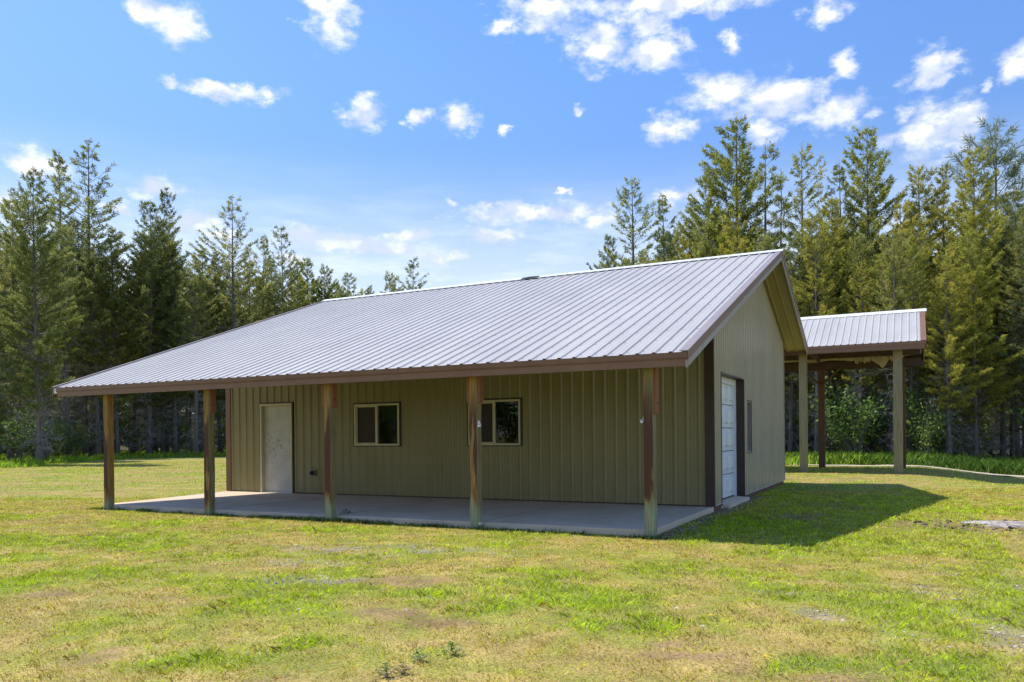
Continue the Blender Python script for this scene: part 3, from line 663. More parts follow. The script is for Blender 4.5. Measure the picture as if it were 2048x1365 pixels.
ctr = [(-14,23.8),(-6,22.8),(0,22.0),(4.5,21.2),(7.5,19.8),(12,16.6),(18,11),(26,3)]
def smooth_path(c, n=12):
    out = []
    for i in range(len(c)-1):
        p0 = Vector(c[max(i-1,0)]); p1 = Vector(c[i]); p2 = Vector(c[i+1]); p3 = Vector(c[min(i+2,len(c)-1)])
        for k in range(n):
            t = k/n; out.append(.5*((2*p1)+(p2-p0)*t+(2*p0-5*p1+4*p2-p3)*t*t+(3*p1-p0-3*p2+p3)*t**3))
    out.append(Vector(c[-1])); return out
path = smooth_path(ctr); rd = MB()
for i, p in enumerate(path):
    t = (path[min(i+1,len(path)-1)]-path[max(i-1,0)]).normalized(); nn = Vector((-t.y, t.x))
    for s in (-1, -.5, 0, .5, 1):
        w = .42+.1*math.sin(i*1.7+s*2); qx, qy = p.x+nn.x*s*w, p.y+nn.y*s*w
        rd.v.append((qx, qy, float(ground_z(np.array([qx]), np.array([qy]))[0])+.022+.012*(1-abs(s))))
for i in range(len(path)-1):
    for s in range(4): a = i*5+s; rd.f.append((a, a+1, a+6, a+5))
tag(rd.build('gravel_road', noisy('gravel_drive', [(.46,.39,.29),(.62,.54,.42)], 22, .95, bump=.6, bscale=60), smooth=True), 'pale gravel track curving past the open shed', 'road', kind='structure')
PATHN = np.array([(p.x, p.y) for p in path])

# ------------------------------------------------------------------ lawn blades
def blade_mesh(name, bx_, by_, bz, h, w, lean, ang, col, mt, curve=.5):
    """each blade one bent strip: a quad and a tip triangle kept as one 5-gon"""
    n = len(bx_); ca, sa = np.cos(ang), np.sin(ang)
    la = ang+np.pi/2+RNG.uniform(-.6, .6, n); lx, ly = np.cos(la)*lean*h, np.sin(la)*lean*h
    V = np.zeros((n, 5, 3))
    for k, (t, ww, s) in enumerate(((0,1,-1),(0,1,1),(.55,.8,1),(1,0,0),(.55,.8,-1))):
        V[:, k, 0] = bx_+ca*w*ww*s*.5+lx*(t**1.8)
        V[:, k, 1] = by_+sa*w*ww*s*.5+ly*(t**1.8)
        V[:, k, 2] = bz+h*t*(1-.3*lean*t)
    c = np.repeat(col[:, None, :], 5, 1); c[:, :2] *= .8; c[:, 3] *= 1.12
    return np_mesh(name, V.reshape(-1, 3), 5, mt, c.reshape(-1, 3))
def sector(n, d0, d1, u0=-.72, u1=.72, power=1.0):
    # positions spread over the ground in view between two distances
    t = RNG.random(n); dd = (d0**power+(d1**power-d0**power)*t)**(1/power); u = RNG.uniform(u0, u1, n)
    return CAM.x+dd*(u*cy_-sy_), CAM.y+dd*(u*sy_+cy_), dd
XS = []; 
xs, ys, ds = sector(520000, 3.6, 19, power=1.15)
x2, y2, d2 = sector(150000, 19, 48, -.75, .75, power=1.3)
xs = np.concatenate([xs, x2]); ys = np.concatenate([ys, y2]); ds = np.concatenate([ds, d2])
hit = (xs > -12.2) & (xs < .02) & (ys > -3.86) & (ys < W_+.02); skew = (xs < -11.45-.63*(ys+3.86)/3.86) & (ys < 0)
inb = hit & ~skew; inb |= (xs > -.2) & (xs < .15) & (ys > YD1) & (ys < YD2)
dr_ = np.full(len(xs), 99.)
sel = (ys > -2) & (xs > -16); pr = np.full(sel.sum(), 99.)
for a, b in zip(PATHN[::3], np.concatenate([PATHN[3::3], PATHN[-1:]])):
    ab = b-a; t = np.clip(((xs[sel]-a[0])*ab[0]+(ys[sel]-a[1])*ab[1])/max(1e-6, ab@ab), 0, 1)
    pr = np.minimum(pr, np.hypot(xs[sel]-a[0]-t*ab[0], ys[sel]-a[1]-t*ab[1]))
dr_[sel] = pr
dirt, gravel, lush, dry, fine, mid, big = masks(xs, ys)
cover = np.clip(1-dirt*.88-gravel*.8, .08, 1)*(.4+.6*sstep(.25,.5,fine))*(1-.35*dry)
keep = (RNG.random(len(xs)) < cover) & ~inb & (dr_ > .5+.1*RNG.random(len(xs))) & (forest_edge(xs, ys) < 2)
xs, ys, ds = xs[keep], ys[keep], ds[keep]; dirt, gravel, lush, dry, fine, mid, big, dr_ = (q[keep] for q in (dirt, gravel, lush, dry, fine, mid, big, dr_))
n = len(xs); r1 = RNG.random(n); r2 = RNG.random(n)
col = mixn(np.tile(C(.62,.66,.04), (n,1)), C(.64,.47,.12), np.clip(dry*.8*(.15+r1*1.0)-.25*lush, 0, 1))
col = mixn(col, C(.54,.72,.025), np.clip(lush*(.5+.6*r2), 0, 1))
straw = (r1 > .90) & (r2 > lush*.6); col[straw] = C(.62,.50,.26)
red = (r1 < .11) & (dry > .4); col[red] = C(.42,.20,.06)
col *= (.72+.5*RNG.random(n))[:, None]
h = (.012+.017*r2+.030*lush*r1)*(.75+.5*RNG.random(n)); h *= .45+1.15*fbm(xs, ys, .17, 71, 2)+.2*lush; h[RNG.random(n) > .99] *= 1.8; col *= (.45+1.1*fbm(xs, ys, .14, 72, 3))[:, None]
w = .0036+.0011*np.maximum(ds-5, 0)**.9; h = h*np.clip(1+.01*ds, 1, 1.5)
lean = RNG.uniform(.2, 1.3, n)
zg = ground_z(xs, ys)-.004
GRASS = colmat('grass_blades', .35, .5)
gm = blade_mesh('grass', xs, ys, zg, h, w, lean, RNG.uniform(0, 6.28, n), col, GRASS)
tag(link('grass', gm), 'short patchy lawn grass, green and straw yellow, in front of the workshop', 'grass', kind='stuff')

# ---- unmown growth: foot of the porch, verge behind the track, forest edge
def tall(n, xy, hmin, hmax, wid, cg, name, label, seed):
    px_, py_ = xy; k = len(px_); r = RNG.random(k)
    c = mixn(np.tile(C(*cg[0]), (k,1)), C(*cg[1]), r)*(.7+.55*RNG.random(k))[:, None]
    hh = (hmin+(hmax-hmin)*RNG.random(k)**1.5)*(.45+1.0*fbm(px_, py_, 1.1, seed, 3))
    m_ = blade_mesh(name, px_, py_, ground_z(px_, py_)-.01, hh, wid*(.7+.6*RNG.random(k)), RNG.uniform(.1, .8, k), RNG.uniform(0, 6.28, k), c, GRASS)
    return tag(link(name, m_), label, 'grass', kind='stuff')
k = 9000; px_ = RNG.uniform(-11.7, .5, k); py_ = -3.93-np.abs(RNG.normal(0, .10, k)); kk = RNG.random(k) < sstep(.35, .6, fbm(px_, py_, .5, 66, 3))
tall(k, (px_[kk], py_[kk]), .03, .11, .008, ((.07,.13,.02),(.14,.22,.04)), 'slab_edge_grass', 'dark green tufts along the front edge of the concrete slab', 4)
# right hand verge beyond the track
t = RNG.random(60000)*(len(path)-2); i0 = t.astype(int); fr = t-i0; P0 = PATHN[i0]; P1 = PATHN[i0+1]; tt = P1-P0; tt /= np.linalg.norm(tt, axis=1)[:, None]
off = .75+RNG.random(60000)**.8*8.5; vx = P0[:, 0]+(P1-P0)[:, 0]*fr-tt[:, 1]*off; vy = P0[:, 1]+(P1-P0)[:, 1]*fr+tt[:, 0]*off
u_ = ((vx-CAM.x)*cy_+(vy-CAM.y)*sy_)/depth_of(vx, vy); kk = (u_ > .2) & (u_ < .8)
tall(0, (vx[kk], vy[kk]), .25, .62, .03, ((.08,.16,.025),(.15,.27,.035)), 'verge_grass', 'tall dark green grass on the bank behind the gravel track', 9)
vx, vy, vd = sector(190000, 34, 95, -.8, .75, power=1.0); fe_ = forest_edge(vx, vy); kk = (fe_ > -6+5*(fbm(vx, vy, 3, 44, 3)-.5)*2) & (fe_ < 22) & (fbm(vx, vy, 2.2, 35, 3) > .38)
tall(0, (vx[kk], vy[kk]), .12, .55, .055, ((.30,.48,.04),(.48,.66,.06)), 'woodland_grass', 'bright green tall grass round the feet of the pines', 13)

# ---- stones
def stones(name, label, px_, py_, r0, r1, cols, zoff=0.):
    k = len(px_); ico = np.array([(0,0,1),(.9,0,.4),(.28,.85,.4),(-.72,.53,.4),(-.72,-.53,.4),(.28,-.85,.4),(.72,.53,-.4),(-.28,.85,-.4),(-.9,0,-.4),(-.28,-.85,-.4),(.72,-.53,-.4),(0,0,-1)])
    tri = np.array([(0,1,2),(0,2,3),(0,3,4),(0,4,5),(0,5,1),(1,6,2),(2,7,3),(3,8,4),(4,9,5),(5,10,1),(6,7,2),(7,8,3),(8,9,4),(9,10,5),(10,6,1),(11,7,6),(11,8,7),(11,9,8),(11,10,9),(11,6,10)])
    s = (r0+(r1-r0)*RNG.random(k)**2.2)
    V = ico[None]*(1+RNG.uniform(-.3,.3,(k,12,1)))*s[:, None, None]*np.stack([RNG.uniform(.7,1.4,k), RNG.uniform(.7,1.4,k), RNG.uniform(.4,.8,k)], 1)[:, None]
    a = RNG.uniform(0,6.28,k); ca, sa = np.cos(a)[:, None], np.sin(a)[:, None]; xx = V[..., 0]*ca-V[..., 1]*sa; yy = V[..., 0]*sa+V[..., 1]*ca
    V = np.stack([xx+px_[:, None], yy+py_[:, None], V[..., 2]+(ground_z(px_, py_)+s*.25+zoff)[:, None]], -1)
    Vt = V[:, tri].reshape(-1, 3); c = np.array(cols)[RNG.integers(0, len(cols), k)]*(.7+.5*RNG.random(k))[:, None]
    return tag(link(name, np_mesh(name, Vt, 3, STONE, np.repeat(c, 60, 0))), label, 'gravel', kind='stuff')
STONE = colmat('stone', 0, .9)
xs, ys, ds = sector(120000, 3.8, 14, power=1.2); dirt, gravel, *_ = masks(xs, ys); kk = (RNG.random(len(xs)) < gravel*.6+.0003) & ~((xs < .05) & (ys > -3.95))
stones('gravel', 'grey gravel and pebbles showing through the worn lawn', xs[kk], ys[kk], .004, .014, [(.50,.47,.41),(.36,.31,.25),(.62,.59,.54),(.28,.21,.15)])
k = 700; xs = .08+np.abs(RNG.normal(0,.20,k)); ys = RNG.uniform(-4.1, 3.6, k); kk = (ys < -.2) | (ys > 0)
stones('rubble', 'loose grey stones along the gable foot by the apron', xs, ys, .006, .03, [(.26,.22,.18),(.20,.15,.11),(.33,.29,.25)])
g0 = gp(1995, 1052); k = 260; a = RNG.uniform(0,6.28,k); rr = np.sqrt(RNG.random(k)); rx = rr*np.cos(a)*1.25; rd_ = rr*np.sin(a)*.75
xs = g0.x+rx*cy_-rd_*sy_; ys = g0.y+rx*sy_+rd_*cy_
stones('charred_debris', 'black charred bits scattered on the burnt patch of lawn', xs, ys, .008, .042, [(.04,.036,.033),(.10,.08,.06),(.22,.17,.13)])
# ash bed
g0 = gp(2030, 1048); asb = MB(); ring = []
for i in range(28):
    a = i*2*math.pi/28; q = 1+.25*math.sin(3*a+1)+.12*math.sin(7*a); X_ = math.cos(a)*.75*q; D_ = math.sin(a)*.45*q
    xx, yy = g0.x+X_*cy_-D_*sy_, g0.y+X_*sy_+D_*cy_; ring.append((xx, yy, float(ground_z(np.array([xx]), np.array([yy]))[0])+.004))
cz = (g0.x, g0.y, float(ground_z(np.array([g0.x]), np.array([g0.y]))[0])+.035); mid_ = [(p[0]*.45+cz[0]*.55, p[1]*.45+cz[1]*.55, max(p[2], cz[2]-.03)+.02) for p in ring]
asb.v = ring+mid_+[cz]
for i in range(28):
    j = (i+1) % 28; asb.f += [(i, j, 28+j, 28+i), (28+i, 28+j, 56)]
tag(asb.build('ash_bed', noisy('ash', [(.09,.075,.06),(.34,.30,.26),(.60,.57,.52)], 7, .95, bump=.6, bscale=30), smooth=True), 'grey ash heap of an old fire on the lawn at the right', 'ash', kind='structure')

# ------------------------------------------------------------------ open shed behind
shd = tag(empty('open_shed', (0, 17.3, GZ)), 'open pole shed with pale ribbed gable roof on thick timber posts, behind the workshop', 'shed')
SY0, SYR, SY1 = 14.55, 17.35, 20.15; SZE, SZR = 4.30, 5.68; SX0, SX1 = -7.2, 3.62
def sroof(yy): return SZR-(SZR-SZE)*abs(yy-SYR)/(SYR-SY0)
slope('roof', SYR, SZR, SY0, SZE, SX0, SX1-.1, M['roof'], shd, phase=SX1-.28, scr=True)
slope('roof', SYR, SZR, SY1, SZE, SX0, SX1-.1, M['roof'], shd, phase=SX1-.28)
ms = (SZR-SZE)/(SYR-SY0)
MB().prism([(SYR-.2, SZR-.2*ms+.03), (SYR, SZR+.05), (SYR+.2, SZR-.2*ms+.03), (SYR+.2, SZR-.2*ms+.015), (SYR, SZR+.03), (SYR-.2, SZR-.2*ms+.015)], 'x', SX0, SX1+.06).build('ridge_cap', M['ridge'], shd)
MB().box((SX0, SY0-.03, SZE-.25), (SX1, SY0+.02, SZE-.005)).box((SX0, SY0-.045, SZE-.10), (SX1, SY0-.031, SZE-.02)).build('fascia', M['brown_light'], shd)
MB().box((SX0, SY1-.02, SZE-.42), (SX1, SY1+.03, SZE-.005)).build('fascia', M['brown_dark'], shd)
for ya, yb in ((SYR, SY0-.03), (SYR, SY1+.03)):
    m = MB(); za, zb = sroof(ya)+.028, sroof(yb)+.028
    m.hexa([(SX1-.16,ya,za-.012),(SX1+.01,ya,za-.012),(SX1+.01,yb,zb-.012),(SX1-.16,yb,zb-.012)], [(SX1-.16,ya,za),(SX1+.01,ya,za),(SX1+.01,yb,zb),(SX1-.16,yb,zb)])
    m.hexa([(SX1-.02,ya,za-.25),(SX1+.009,ya,za-.25),(SX1+.009,yb,zb-.25),(SX1-.02,yb,zb-.25)], [(SX1-.02,ya,za-.013),(SX1+.009,ya,za-.013),(SX1+.009,yb,zb-.013),(SX1-.02,yb,zb-.013)])
    m.build('rake_trim', M['brown_light'], shd)
for yy in (SY0+.12, SY0+.85, SY0+1.6, SYR-.15, SYR+.15, SY1-1.6, SY1-.85, SY1-.12):
    MB().box((SX0+.02, yy-.02, sroof(yy)-.17), (SX1-.03, yy+.02, sroof(yy)-.03)).build('purlin', M['timber_dark'], shd)
# insulation blanket on the back slope, torn along its lower edge
def blanket(xa, xb, ya, yb_fn, off=.018):
    m = MB(); xs_ = np.arange(xa, xb, .07)
    for i, xx in enumerate(xs_):
        yl = yb_fn(xx)
        for k in range(5):
            yy = ya+(yl-ya)*k/4; sag = .03*math.sin(xx*5+k)+.012*random.random(); hang = 0
            m.v.append((float(xx), yy, sroof(yy)-off-abs(sag)-hang))
    for i in range(len(xs_)-1):
        for k in range(4): a = i*5+k; m.f.append((a, a+1, a+6, a+5))
    return m
ins = blanket(SX0+.1, SX1-.1, SYR+.18, lambda xx: 19.35)
xs_ = np.arange(SX0+.1, SX1-.1, .06)
low = [4.165+.03*math.sin(x_*4)+.02*random.random()-(.30*math.exp(-((x_-2.15)/.16)**2)+.12*(1.2 < x_ < 2.6)*abs(math.sin(x_*9)))+(.09 if x_ > 2.9 else 0) for x_ in xs_]
b0 = len(ins.v)
MB().box((SX0+.05, 19.22, 4.27), (SX1-.12, 19.26, 4.47)).build('purlin', M['timber_dark'], shd)
for x_, zl in zip(xs_, low):
    zt = sroof(19.35)-.03; ins.v += [(float(x_), 19.35, zt), (float(x_), 19.33+.03*math.sin(x_*11), (zt+zl)/2), (float(x_), 19.34, zl)]
for i in range(len(xs_)-1):
    for k in range(2): a = b0+i*3+k; ins.f.append((a, a+1, a+4, a+3))
for xx in np.arange(1.15, 2.5, .045):                         # hanging rags
    d_ = .06+.3*abs(math.sin(xx*3.1+.6))*random.random()+.12*math.exp(-((xx-1.75)/.18)**2); yy = 19.3+random.uniform(-.05,.05); z_ = 4.32
    ins.face([(xx, yy, z_), (xx+.06, yy, z_), (xx+.05, yy+random.uniform(-.04,.04), z_-d_), (xx+.012, yy, z_-d_*.8)])
ins.build('insulation', M['insul'], shd)
for x_, y_, w_, mt_, lb in ((-.22,15.1,.26,'timber','weathered shed post at the corner of the workshop roof'),(2.78,15.05,.28,'timber','thickest shed post at the open right end'),(-.05,19.6,.24,'timber_red','red brown back post of the shed'),(2.85,19.6,.24,'timber_red',None),(-3.4,15.1,.26,'timber',None),(-6.4,15.1,.26,'timber',None),(-3.3,19.6,.24,'timber_red',None),(-6.3,19.6,.24,'timber_red',None)):
    p = MB().box((x_-w_/2, y_-w_/2, GZ-.25), (x_+w_/2, y_+w_/2, sroof(y_)-.16)).build('post', M[mt_], shd, bevel=.012)
    if lb: p['label'] = lb
for yy, zb_, zt_ in ((15.08, sroof(15.08)-.40, sroof(15.08)-.16), (19.6, 3.86, 4.16)):
    MB().box((SX0+.05, yy-.16, zb_), (SX1-.12, yy-.135, zt_)).box((SX0+.05, yy+.135, zb_), (SX1-.12, yy+.16, zt_)).build('beam', M['timber_dark'], shd)
for xx in (-.1, 2.8):
    MB().box((xx-.03, 15.3, sroof(15.1)-.42), (xx+.03, 19.4, sroof(15.1)-.2)).build('tie_beam', M['timber_dark'], shd)
br = MB()
for s in (-1, 1): br.tube([(-.05, 19.45-.0, 3.2), (-.05+s*.7, 19.45, 3.9)], .045, 4)
br.build('brace', M['timber_red'], shd)

# ------------------------------------------------------------------ conifers
def conifer(seed, H=17., R0=2.4, cb=.18, density=1., droop=.0, topsparse=.3, dead=1., tint=.5, wood_r=.17, gap=.42, tuft=.155, width=.038, lean=.0):
    rs = np.random.default_rng(seed); rnd = random.Random(seed)
    tr = MB(); pts = []; rad = []
    bx_ = rnd.uniform(-1,1)*lean; by_ = rnd.uniform(-1,1)*lean
    for k in range(15):
        t = k/14; pts.append((bx_*math.sin(t*3)*.3+.05*math.sin(5*t+seed), by_*math.sin(t*2.5)*.3+.05*math.cos(4*t+seed), t*H)); rad.append(max(.012, wood_r*(1-t)**.85*(1+.35*math.exp(-t*30))))
    tr.tube(pts, rad, 8)
    def axis(z):
        t = min(1, z/H)*14; i = min(13, int(t)); f = t-i; a, b = pts[i], pts[i+1]; return Vector((a[0]+(b[0]-a[0])*f, a[1]+(b[1]-a[1])*f, z))
    limb = MB(); segs = []                                     # needle-bearing twigs: start, end
    z = cb*H; lob = rnd.uniform(0, 6)
    while z < H-.25:
        t = (z-cb*H)/(H*(1-cb))
        prof = (min(1, (t+.12)/.34))**.8*(1-t)**.72*1.25+.05
        nb = rnd.randint(4, 6) if t < .8 else rnd.randint(3, 5)
        a0 = rnd.uniform(0, 6.28); dens = density*(1-topsparse*max(0, (t-.55)/.45))
        for b in range(nb):
            if rnd.random() > .55+.45*dens: continue
            az = a0+b*2*math.pi/nb+rnd.uniform(-.35,.35); L0 = R0*prof*rnd.uniform(.4, 1.25)*(1+.28*math.sin(az+lob+z*.8))
            up = (-.10+.95*t**1.1)-droop*(1-t)+rnd.uniform(-.12,.15)
            dx, dy = math.cos(az), math.sin(az); base = axis(z+rnd.uniform(-.12,.12)); P = []
            for k in range(5):
                s = k/4; P.append(base+Vector((dx*L0*s, dy*L0*s, L0*(up*s+.28*s*s))))
            limb.tube(P, [max(.006,.028*(L0/2)*(1-.8*k/4)) for k in range(5)], 3, cap=False)
            # side shoots, thicker outwards
            ns = max(4, int(L0/.10*dens))
            for q in range(ns):
                s = .22+.78*((q+rnd.random())/ns)**.85; i = min(3, int(s*4)); f = s*4-i; c = P[i].lerp(P[i+1], f)
                side = rnd.choice((-1, 1)); fl = (.16+.26*(1-s))*rnd.uniform(.7,1.3)*min(1.2, .5+L0/2.2)
                sa = az+side*rnd.uniform(.35, 1.15); e = c+Vector((math.cos(sa)*fl, math.sin(sa)*fl, fl*rnd.uniform(.0,.85)))
                segs.append((c, e, s))
                if fl > .22: segs.append((c.lerp(e, .5), c.lerp(e, .5)+Vector((math.cos(sa-side*.9)*fl*.6, math.sin(sa-side*.9)*fl*.6, fl*.45)), s))
            segs.append((P[3], P[4]+Vector((dx*.08,dy*.08,.1)), 1.))
        z += gap*rnd.uniform(.6,1.25)*(1 if t < .7 else .8)
    top = axis(H); segs.append((top-Vector((0,0,.5)), top+Vector((0,0,.15)), 1.)); segs.append((top-Vector((0,0,.9)), top-Vector((0,0,.3)), 1.))
    A = np.array([tuple(s[0]) for s in segs]); B = np.array([tuple(s[1]) for s in segs]); so_ = np.array([s[2] for s in segs])
    nper = 12; n = len(segs); D = B-A; Ln = np.linalg.norm(D, axis=1); D /= Ln[:, None]
    A = np.repeat(A, nper, 0); D = np.repeat(D, nper, 0); LL = np.repeat(Ln, nper); so_ = np.repeat(so_, nper); N_ = n*nper
    t = np.tile(np.linspace(.05, 1, nper), n); rv_ = rs.normal(0, 1, (N_, 3)); rv_ -= D*(rv_*D).sum(1)[:, None]; rv_ /= np.linalg.norm(rv_, axis=1)[:, None]
    nd = D*.75+rv_*.8+np.array((0, 0, .18)); nd /= np.linalg.norm(nd, axis=1)[:, None]
    st_ = A+D*(LL*t)[:, None]; ln = tuft*rs.uniform(.6, 1.25, N_); sd = np.cross(nd, rs.normal(0, 1, (N_, 3))); sd /= np.linalg.norm(sd, axis=1)[:, None]
    w_ = width*rs.uniform(.7, 1.3, N_)
    V = np.stack([st_-sd*(w_*.35)[:, None], st_+nd*(ln*.55)[:, None]-sd*(w_*.5)[:, None], st_+nd*ln[:, None], st_+nd*(ln*.55)[:, None]+sd*(w_*.5)[:, None]], 1)
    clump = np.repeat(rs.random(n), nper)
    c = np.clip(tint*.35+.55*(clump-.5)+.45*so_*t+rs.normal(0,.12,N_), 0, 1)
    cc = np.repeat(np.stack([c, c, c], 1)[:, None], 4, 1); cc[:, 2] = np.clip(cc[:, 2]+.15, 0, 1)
    # dead lower branches
    dd = MB(); z = 1.0
    zt_ = H*(cb+.22)
    while z < zt_:
        for _ in range(rnd.randint(3, 5)):
            if rnd.random() > dead: continue
            az = rnd.uniform(0,6.28); l = rnd.uniform(.3, 1.6)*min(1, R0/2.2); dz_ = rnd.uniform(-.5,.6); dr0 = rnd.uniform(-.3,.6); b0 = axis(z+rnd.uniform(-.1,.1)); P = []
            for k in range(4):
                s = k/3; wv = rnd.uniform(-.35,.35); P.append(b0+Vector((math.cos(az+wv*s)*l*s, math.sin(az+wv*s)*l*s, l*(dz_*s-dr0*s*s+.16*rnd.uniform(-1,1)*s))))
            dd.tube(P, [.016,.012,.009,.006], 3, cap=False)
            for _k in range(rnd.randint(5, 9)):
                i = rnd.randint(0, 2); c0 = P[i].lerp(P[i+1], rnd.random()); a2 = az+rnd.choice((-1,1))*rnd.uniform(.4,1.2); l2 = l*rnd.uniform(.15,.6)
                dd.tube([c0, c0+Vector((math.cos(a2)*l2*.5, math.sin(a2)*l2*.5, l2*rnd.uniform(-.4,.4))), c0+Vector((math.cos(a2+.3)*l2, math.sin(a2+.3)*l2, l2*rnd.uniform(-.8,.7)))], [.009,.007,.005], 3, cap=False)
        z += .33*rnd.uniform(.6,1.4)
    return tr, limb, V.reshape(-1, 3), cc.reshape(-1, 3), dd, H

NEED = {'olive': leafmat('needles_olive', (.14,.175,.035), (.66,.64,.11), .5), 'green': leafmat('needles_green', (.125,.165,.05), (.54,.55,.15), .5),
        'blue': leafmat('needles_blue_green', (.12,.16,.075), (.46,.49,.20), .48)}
KINDS = {}
def kind(nm, leaf, **kw):
    tr, limb, V, c, dd, H = conifer(**kw)
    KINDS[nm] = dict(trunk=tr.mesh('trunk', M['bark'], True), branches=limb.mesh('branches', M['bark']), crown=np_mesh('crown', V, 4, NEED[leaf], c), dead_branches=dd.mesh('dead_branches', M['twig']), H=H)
kind('full_olive', 'olive', seed=1, R0=2.25, cb=.18, density=1.15, topsparse=.15, tint=.75, gap=.38)
kind('full_olive2', 'olive', seed=2, R0=2.0, cb=.22, density=1.15, topsparse=.1, tint=.6, gap=.38)
kind('full_olive3', 'olive', seed=31, R0=2.1, cb=.26, density=1.1, topsparse=.2, tint=.9, gap=.44, lean=.3)
kind('open_olive', 'olive', seed=3, R0=1.9, cb=.3, density=.75, topsparse=.6, tint=.5, gap=.5)
kind('full_green', 'green', seed=4, R0=2.2, cb=.2, density=1.1, topsparse=.2, tint=.5, gap=.4)
kind('full_green2', 'green', seed=34, R0=2.0, cb=.27, density=1.1, topsparse=.3, tint=.65, gap=.44, lean=.3)
kind('open_green', 'green', seed=5, R0=2.1, cb=.3, density=.8, topsparse=.75, tint=.45, gap=.52)
kind('narrow_green', 'green', seed=6, R0=1.35, cb=.26, density=.9, topsparse=.5, tint=.45, gap=.42)
kind('blue_dense', 'blue', seed=8, R0=2.1, cb=.14, density=1.1, droop=.15, topsparse=.25, tint=.45, gap=.36)
kind('high_crown', 'green', seed=9, R0=1.9, cb=.42, density=1.0, topsparse=.4, tint=.45, gap=.46, dead=1., wood_r=.19)
kind('lanky', 'green', seed=12, R0=1.3, cb=.35, density=.42, topsparse=.6, tint=.3, gap=.62, tuft=.2)
kind('high_olive', 'olive', seed=14, R0=2.0, cb=.38, density=1.05, topsparse=.4, tint=.6, gap=.44, dead=1.)
kind('high_olive2', 'olive', seed=44, R0=1.9, cb=.36, density=1.05, topsparse=.3, tint=.8, gap=.46, dead=1., lean=.4)
kind('long_needle', 'blue', seed=21, R0=2.4, cb=.3, density=.85, topsparse=.1, tint=.6, gap=.65, tuft=.32, width=.026)
def pine(kd, x_, y_, H, label, group=None, fat=1., name='pine_tree'):
    K = KINDS[kd]; s = H/K['H']; r = empty(name, (x_, y_, float(ground_z(np.array([x_]), np.array([y_]))[0])-.05), random.uniform(0, 6.28)); r.scale = (s*fat, s*fat, s)
    r.rotation_euler = (random.uniform(-.02,.02), random.uniform(-.02,.02), random.uniform(0,6.28))
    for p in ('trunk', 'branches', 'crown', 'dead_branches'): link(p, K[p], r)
    tag(r, label, 'tree', group); return r
def pine_at(kd, px, ytop, dist, label, group=None, fat=1.):
    q = at(px, 900, dist); top = at(px, ytop, dist).z; return pine(kd, q.x, q.y, top-GZ, label, group, fat)
USED = []
def P_(kd, px, yt, d_, lab, grp, fat=1.): pine_at(kd, px, yt, d_, lab, grp, fat); USED.append(tuple(at(px, 900, d_))[:2])
GL, GR = 'pines along the forest edge left of the workshop', 'pines along the forest edge right of the workshop'
for a in (
 ('full_green', 78, 338, 45, 'nearest left pine, standing forward on the lawn with a bare lower trunk', .95),
 ('full_green', 22, 398, 52, 'pointed pine just left of the forward pine, near the left picture edge', 1.),
 ('blue_dense', -25, 440, 46, 'pine cut by the left picture edge', 1.1),
 ('narrow_green', 130, 302, 66, 'slender dark-topped pine between the forward pine and the tallest left pine', 1.),
 ('open_green', 187, 286, 64, 'tallest pine of the left side with an open see-through top', 1.2),
 ('full_green', 235, 455, 62, 'short full pine right of the tallest left pine', 1.),
 ('full_green', 300, 405, 64, 'left stem of the dense dark double pine over the porch roof end', 1.1),
 ('blue_dense', 325, 384, 67, 'right and taller stem of the dense dark double pine', .9),
 ('full_green', 400, 498, 70, 'low bushy pine in the gap between the double pine and the open pine', 1.1),
 ('open_green', 475, 398, 70, 'tall open pine with long spaced branches above the far roof corner', 1.15),
 ('narrow_green', 522, 470, 76, 'thin pine close on the right of the tall open pine', 1.),
 ('open_green', 567, 455, 74, 'lone thin-topped pine right of the tall open pine', 1.0),
 ('full_olive2', 622, 515, 82, 'rounded pine showing above the roof, first right of the thin-topped pine', 1.1),
 ('full_olive2', 658, 530, 82, 'small pointed pine above the left end of the ridge', .9),
 ('full_green', 703, 548, 86, 'low pine top peeking over the ridge near its left end', 1.1),
 ('narrow_green', 742, 572, 90, 'lowest pine top just clearing the ridge', 1.1),
 ('full_olive2', 785, 543, 86, 'left tree of the small pair rising over the middle of the roof', 1.),
 ('open_green', 822, 518, 84, 'right and taller tree of the small pair over the middle of the roof', 1.15)):
    P_(a[0], a[1], a[2], a[3], a[4], GL, a[5])
for a in (
 ('full_green2', 350, 475, 66, 'bushy pine close behind the right of the double pine', 1.1), ('full_green', 440, 505, 72, 'bushy pine low on the left of the tall open pine', 1.),
 ('full_green2', 502, 512, 74, 'bushy pine between the tall open pine and its thin neighbour', 1.), ('full_green', 545, 520, 78, 'low pine left of the thin-topped pine', 1.1),
 ('full_olive3', 598, 540, 80, 'low olive pine just right of the thin-topped pine', 1.1), ('full_green2', 640, 556, 86, 'low pine over the far upper corner of the roof', 1.1),
 ('full_green', 682, 566, 88, 'low pine between the two small tops over the ridge end', 1.2), ('full_olive2', 724, 578, 90, 'very low olive pine just breaking the ridge line', 1.2)):
    P_(a[0], a[1], a[2], a[3], a[4], GL, a[5])
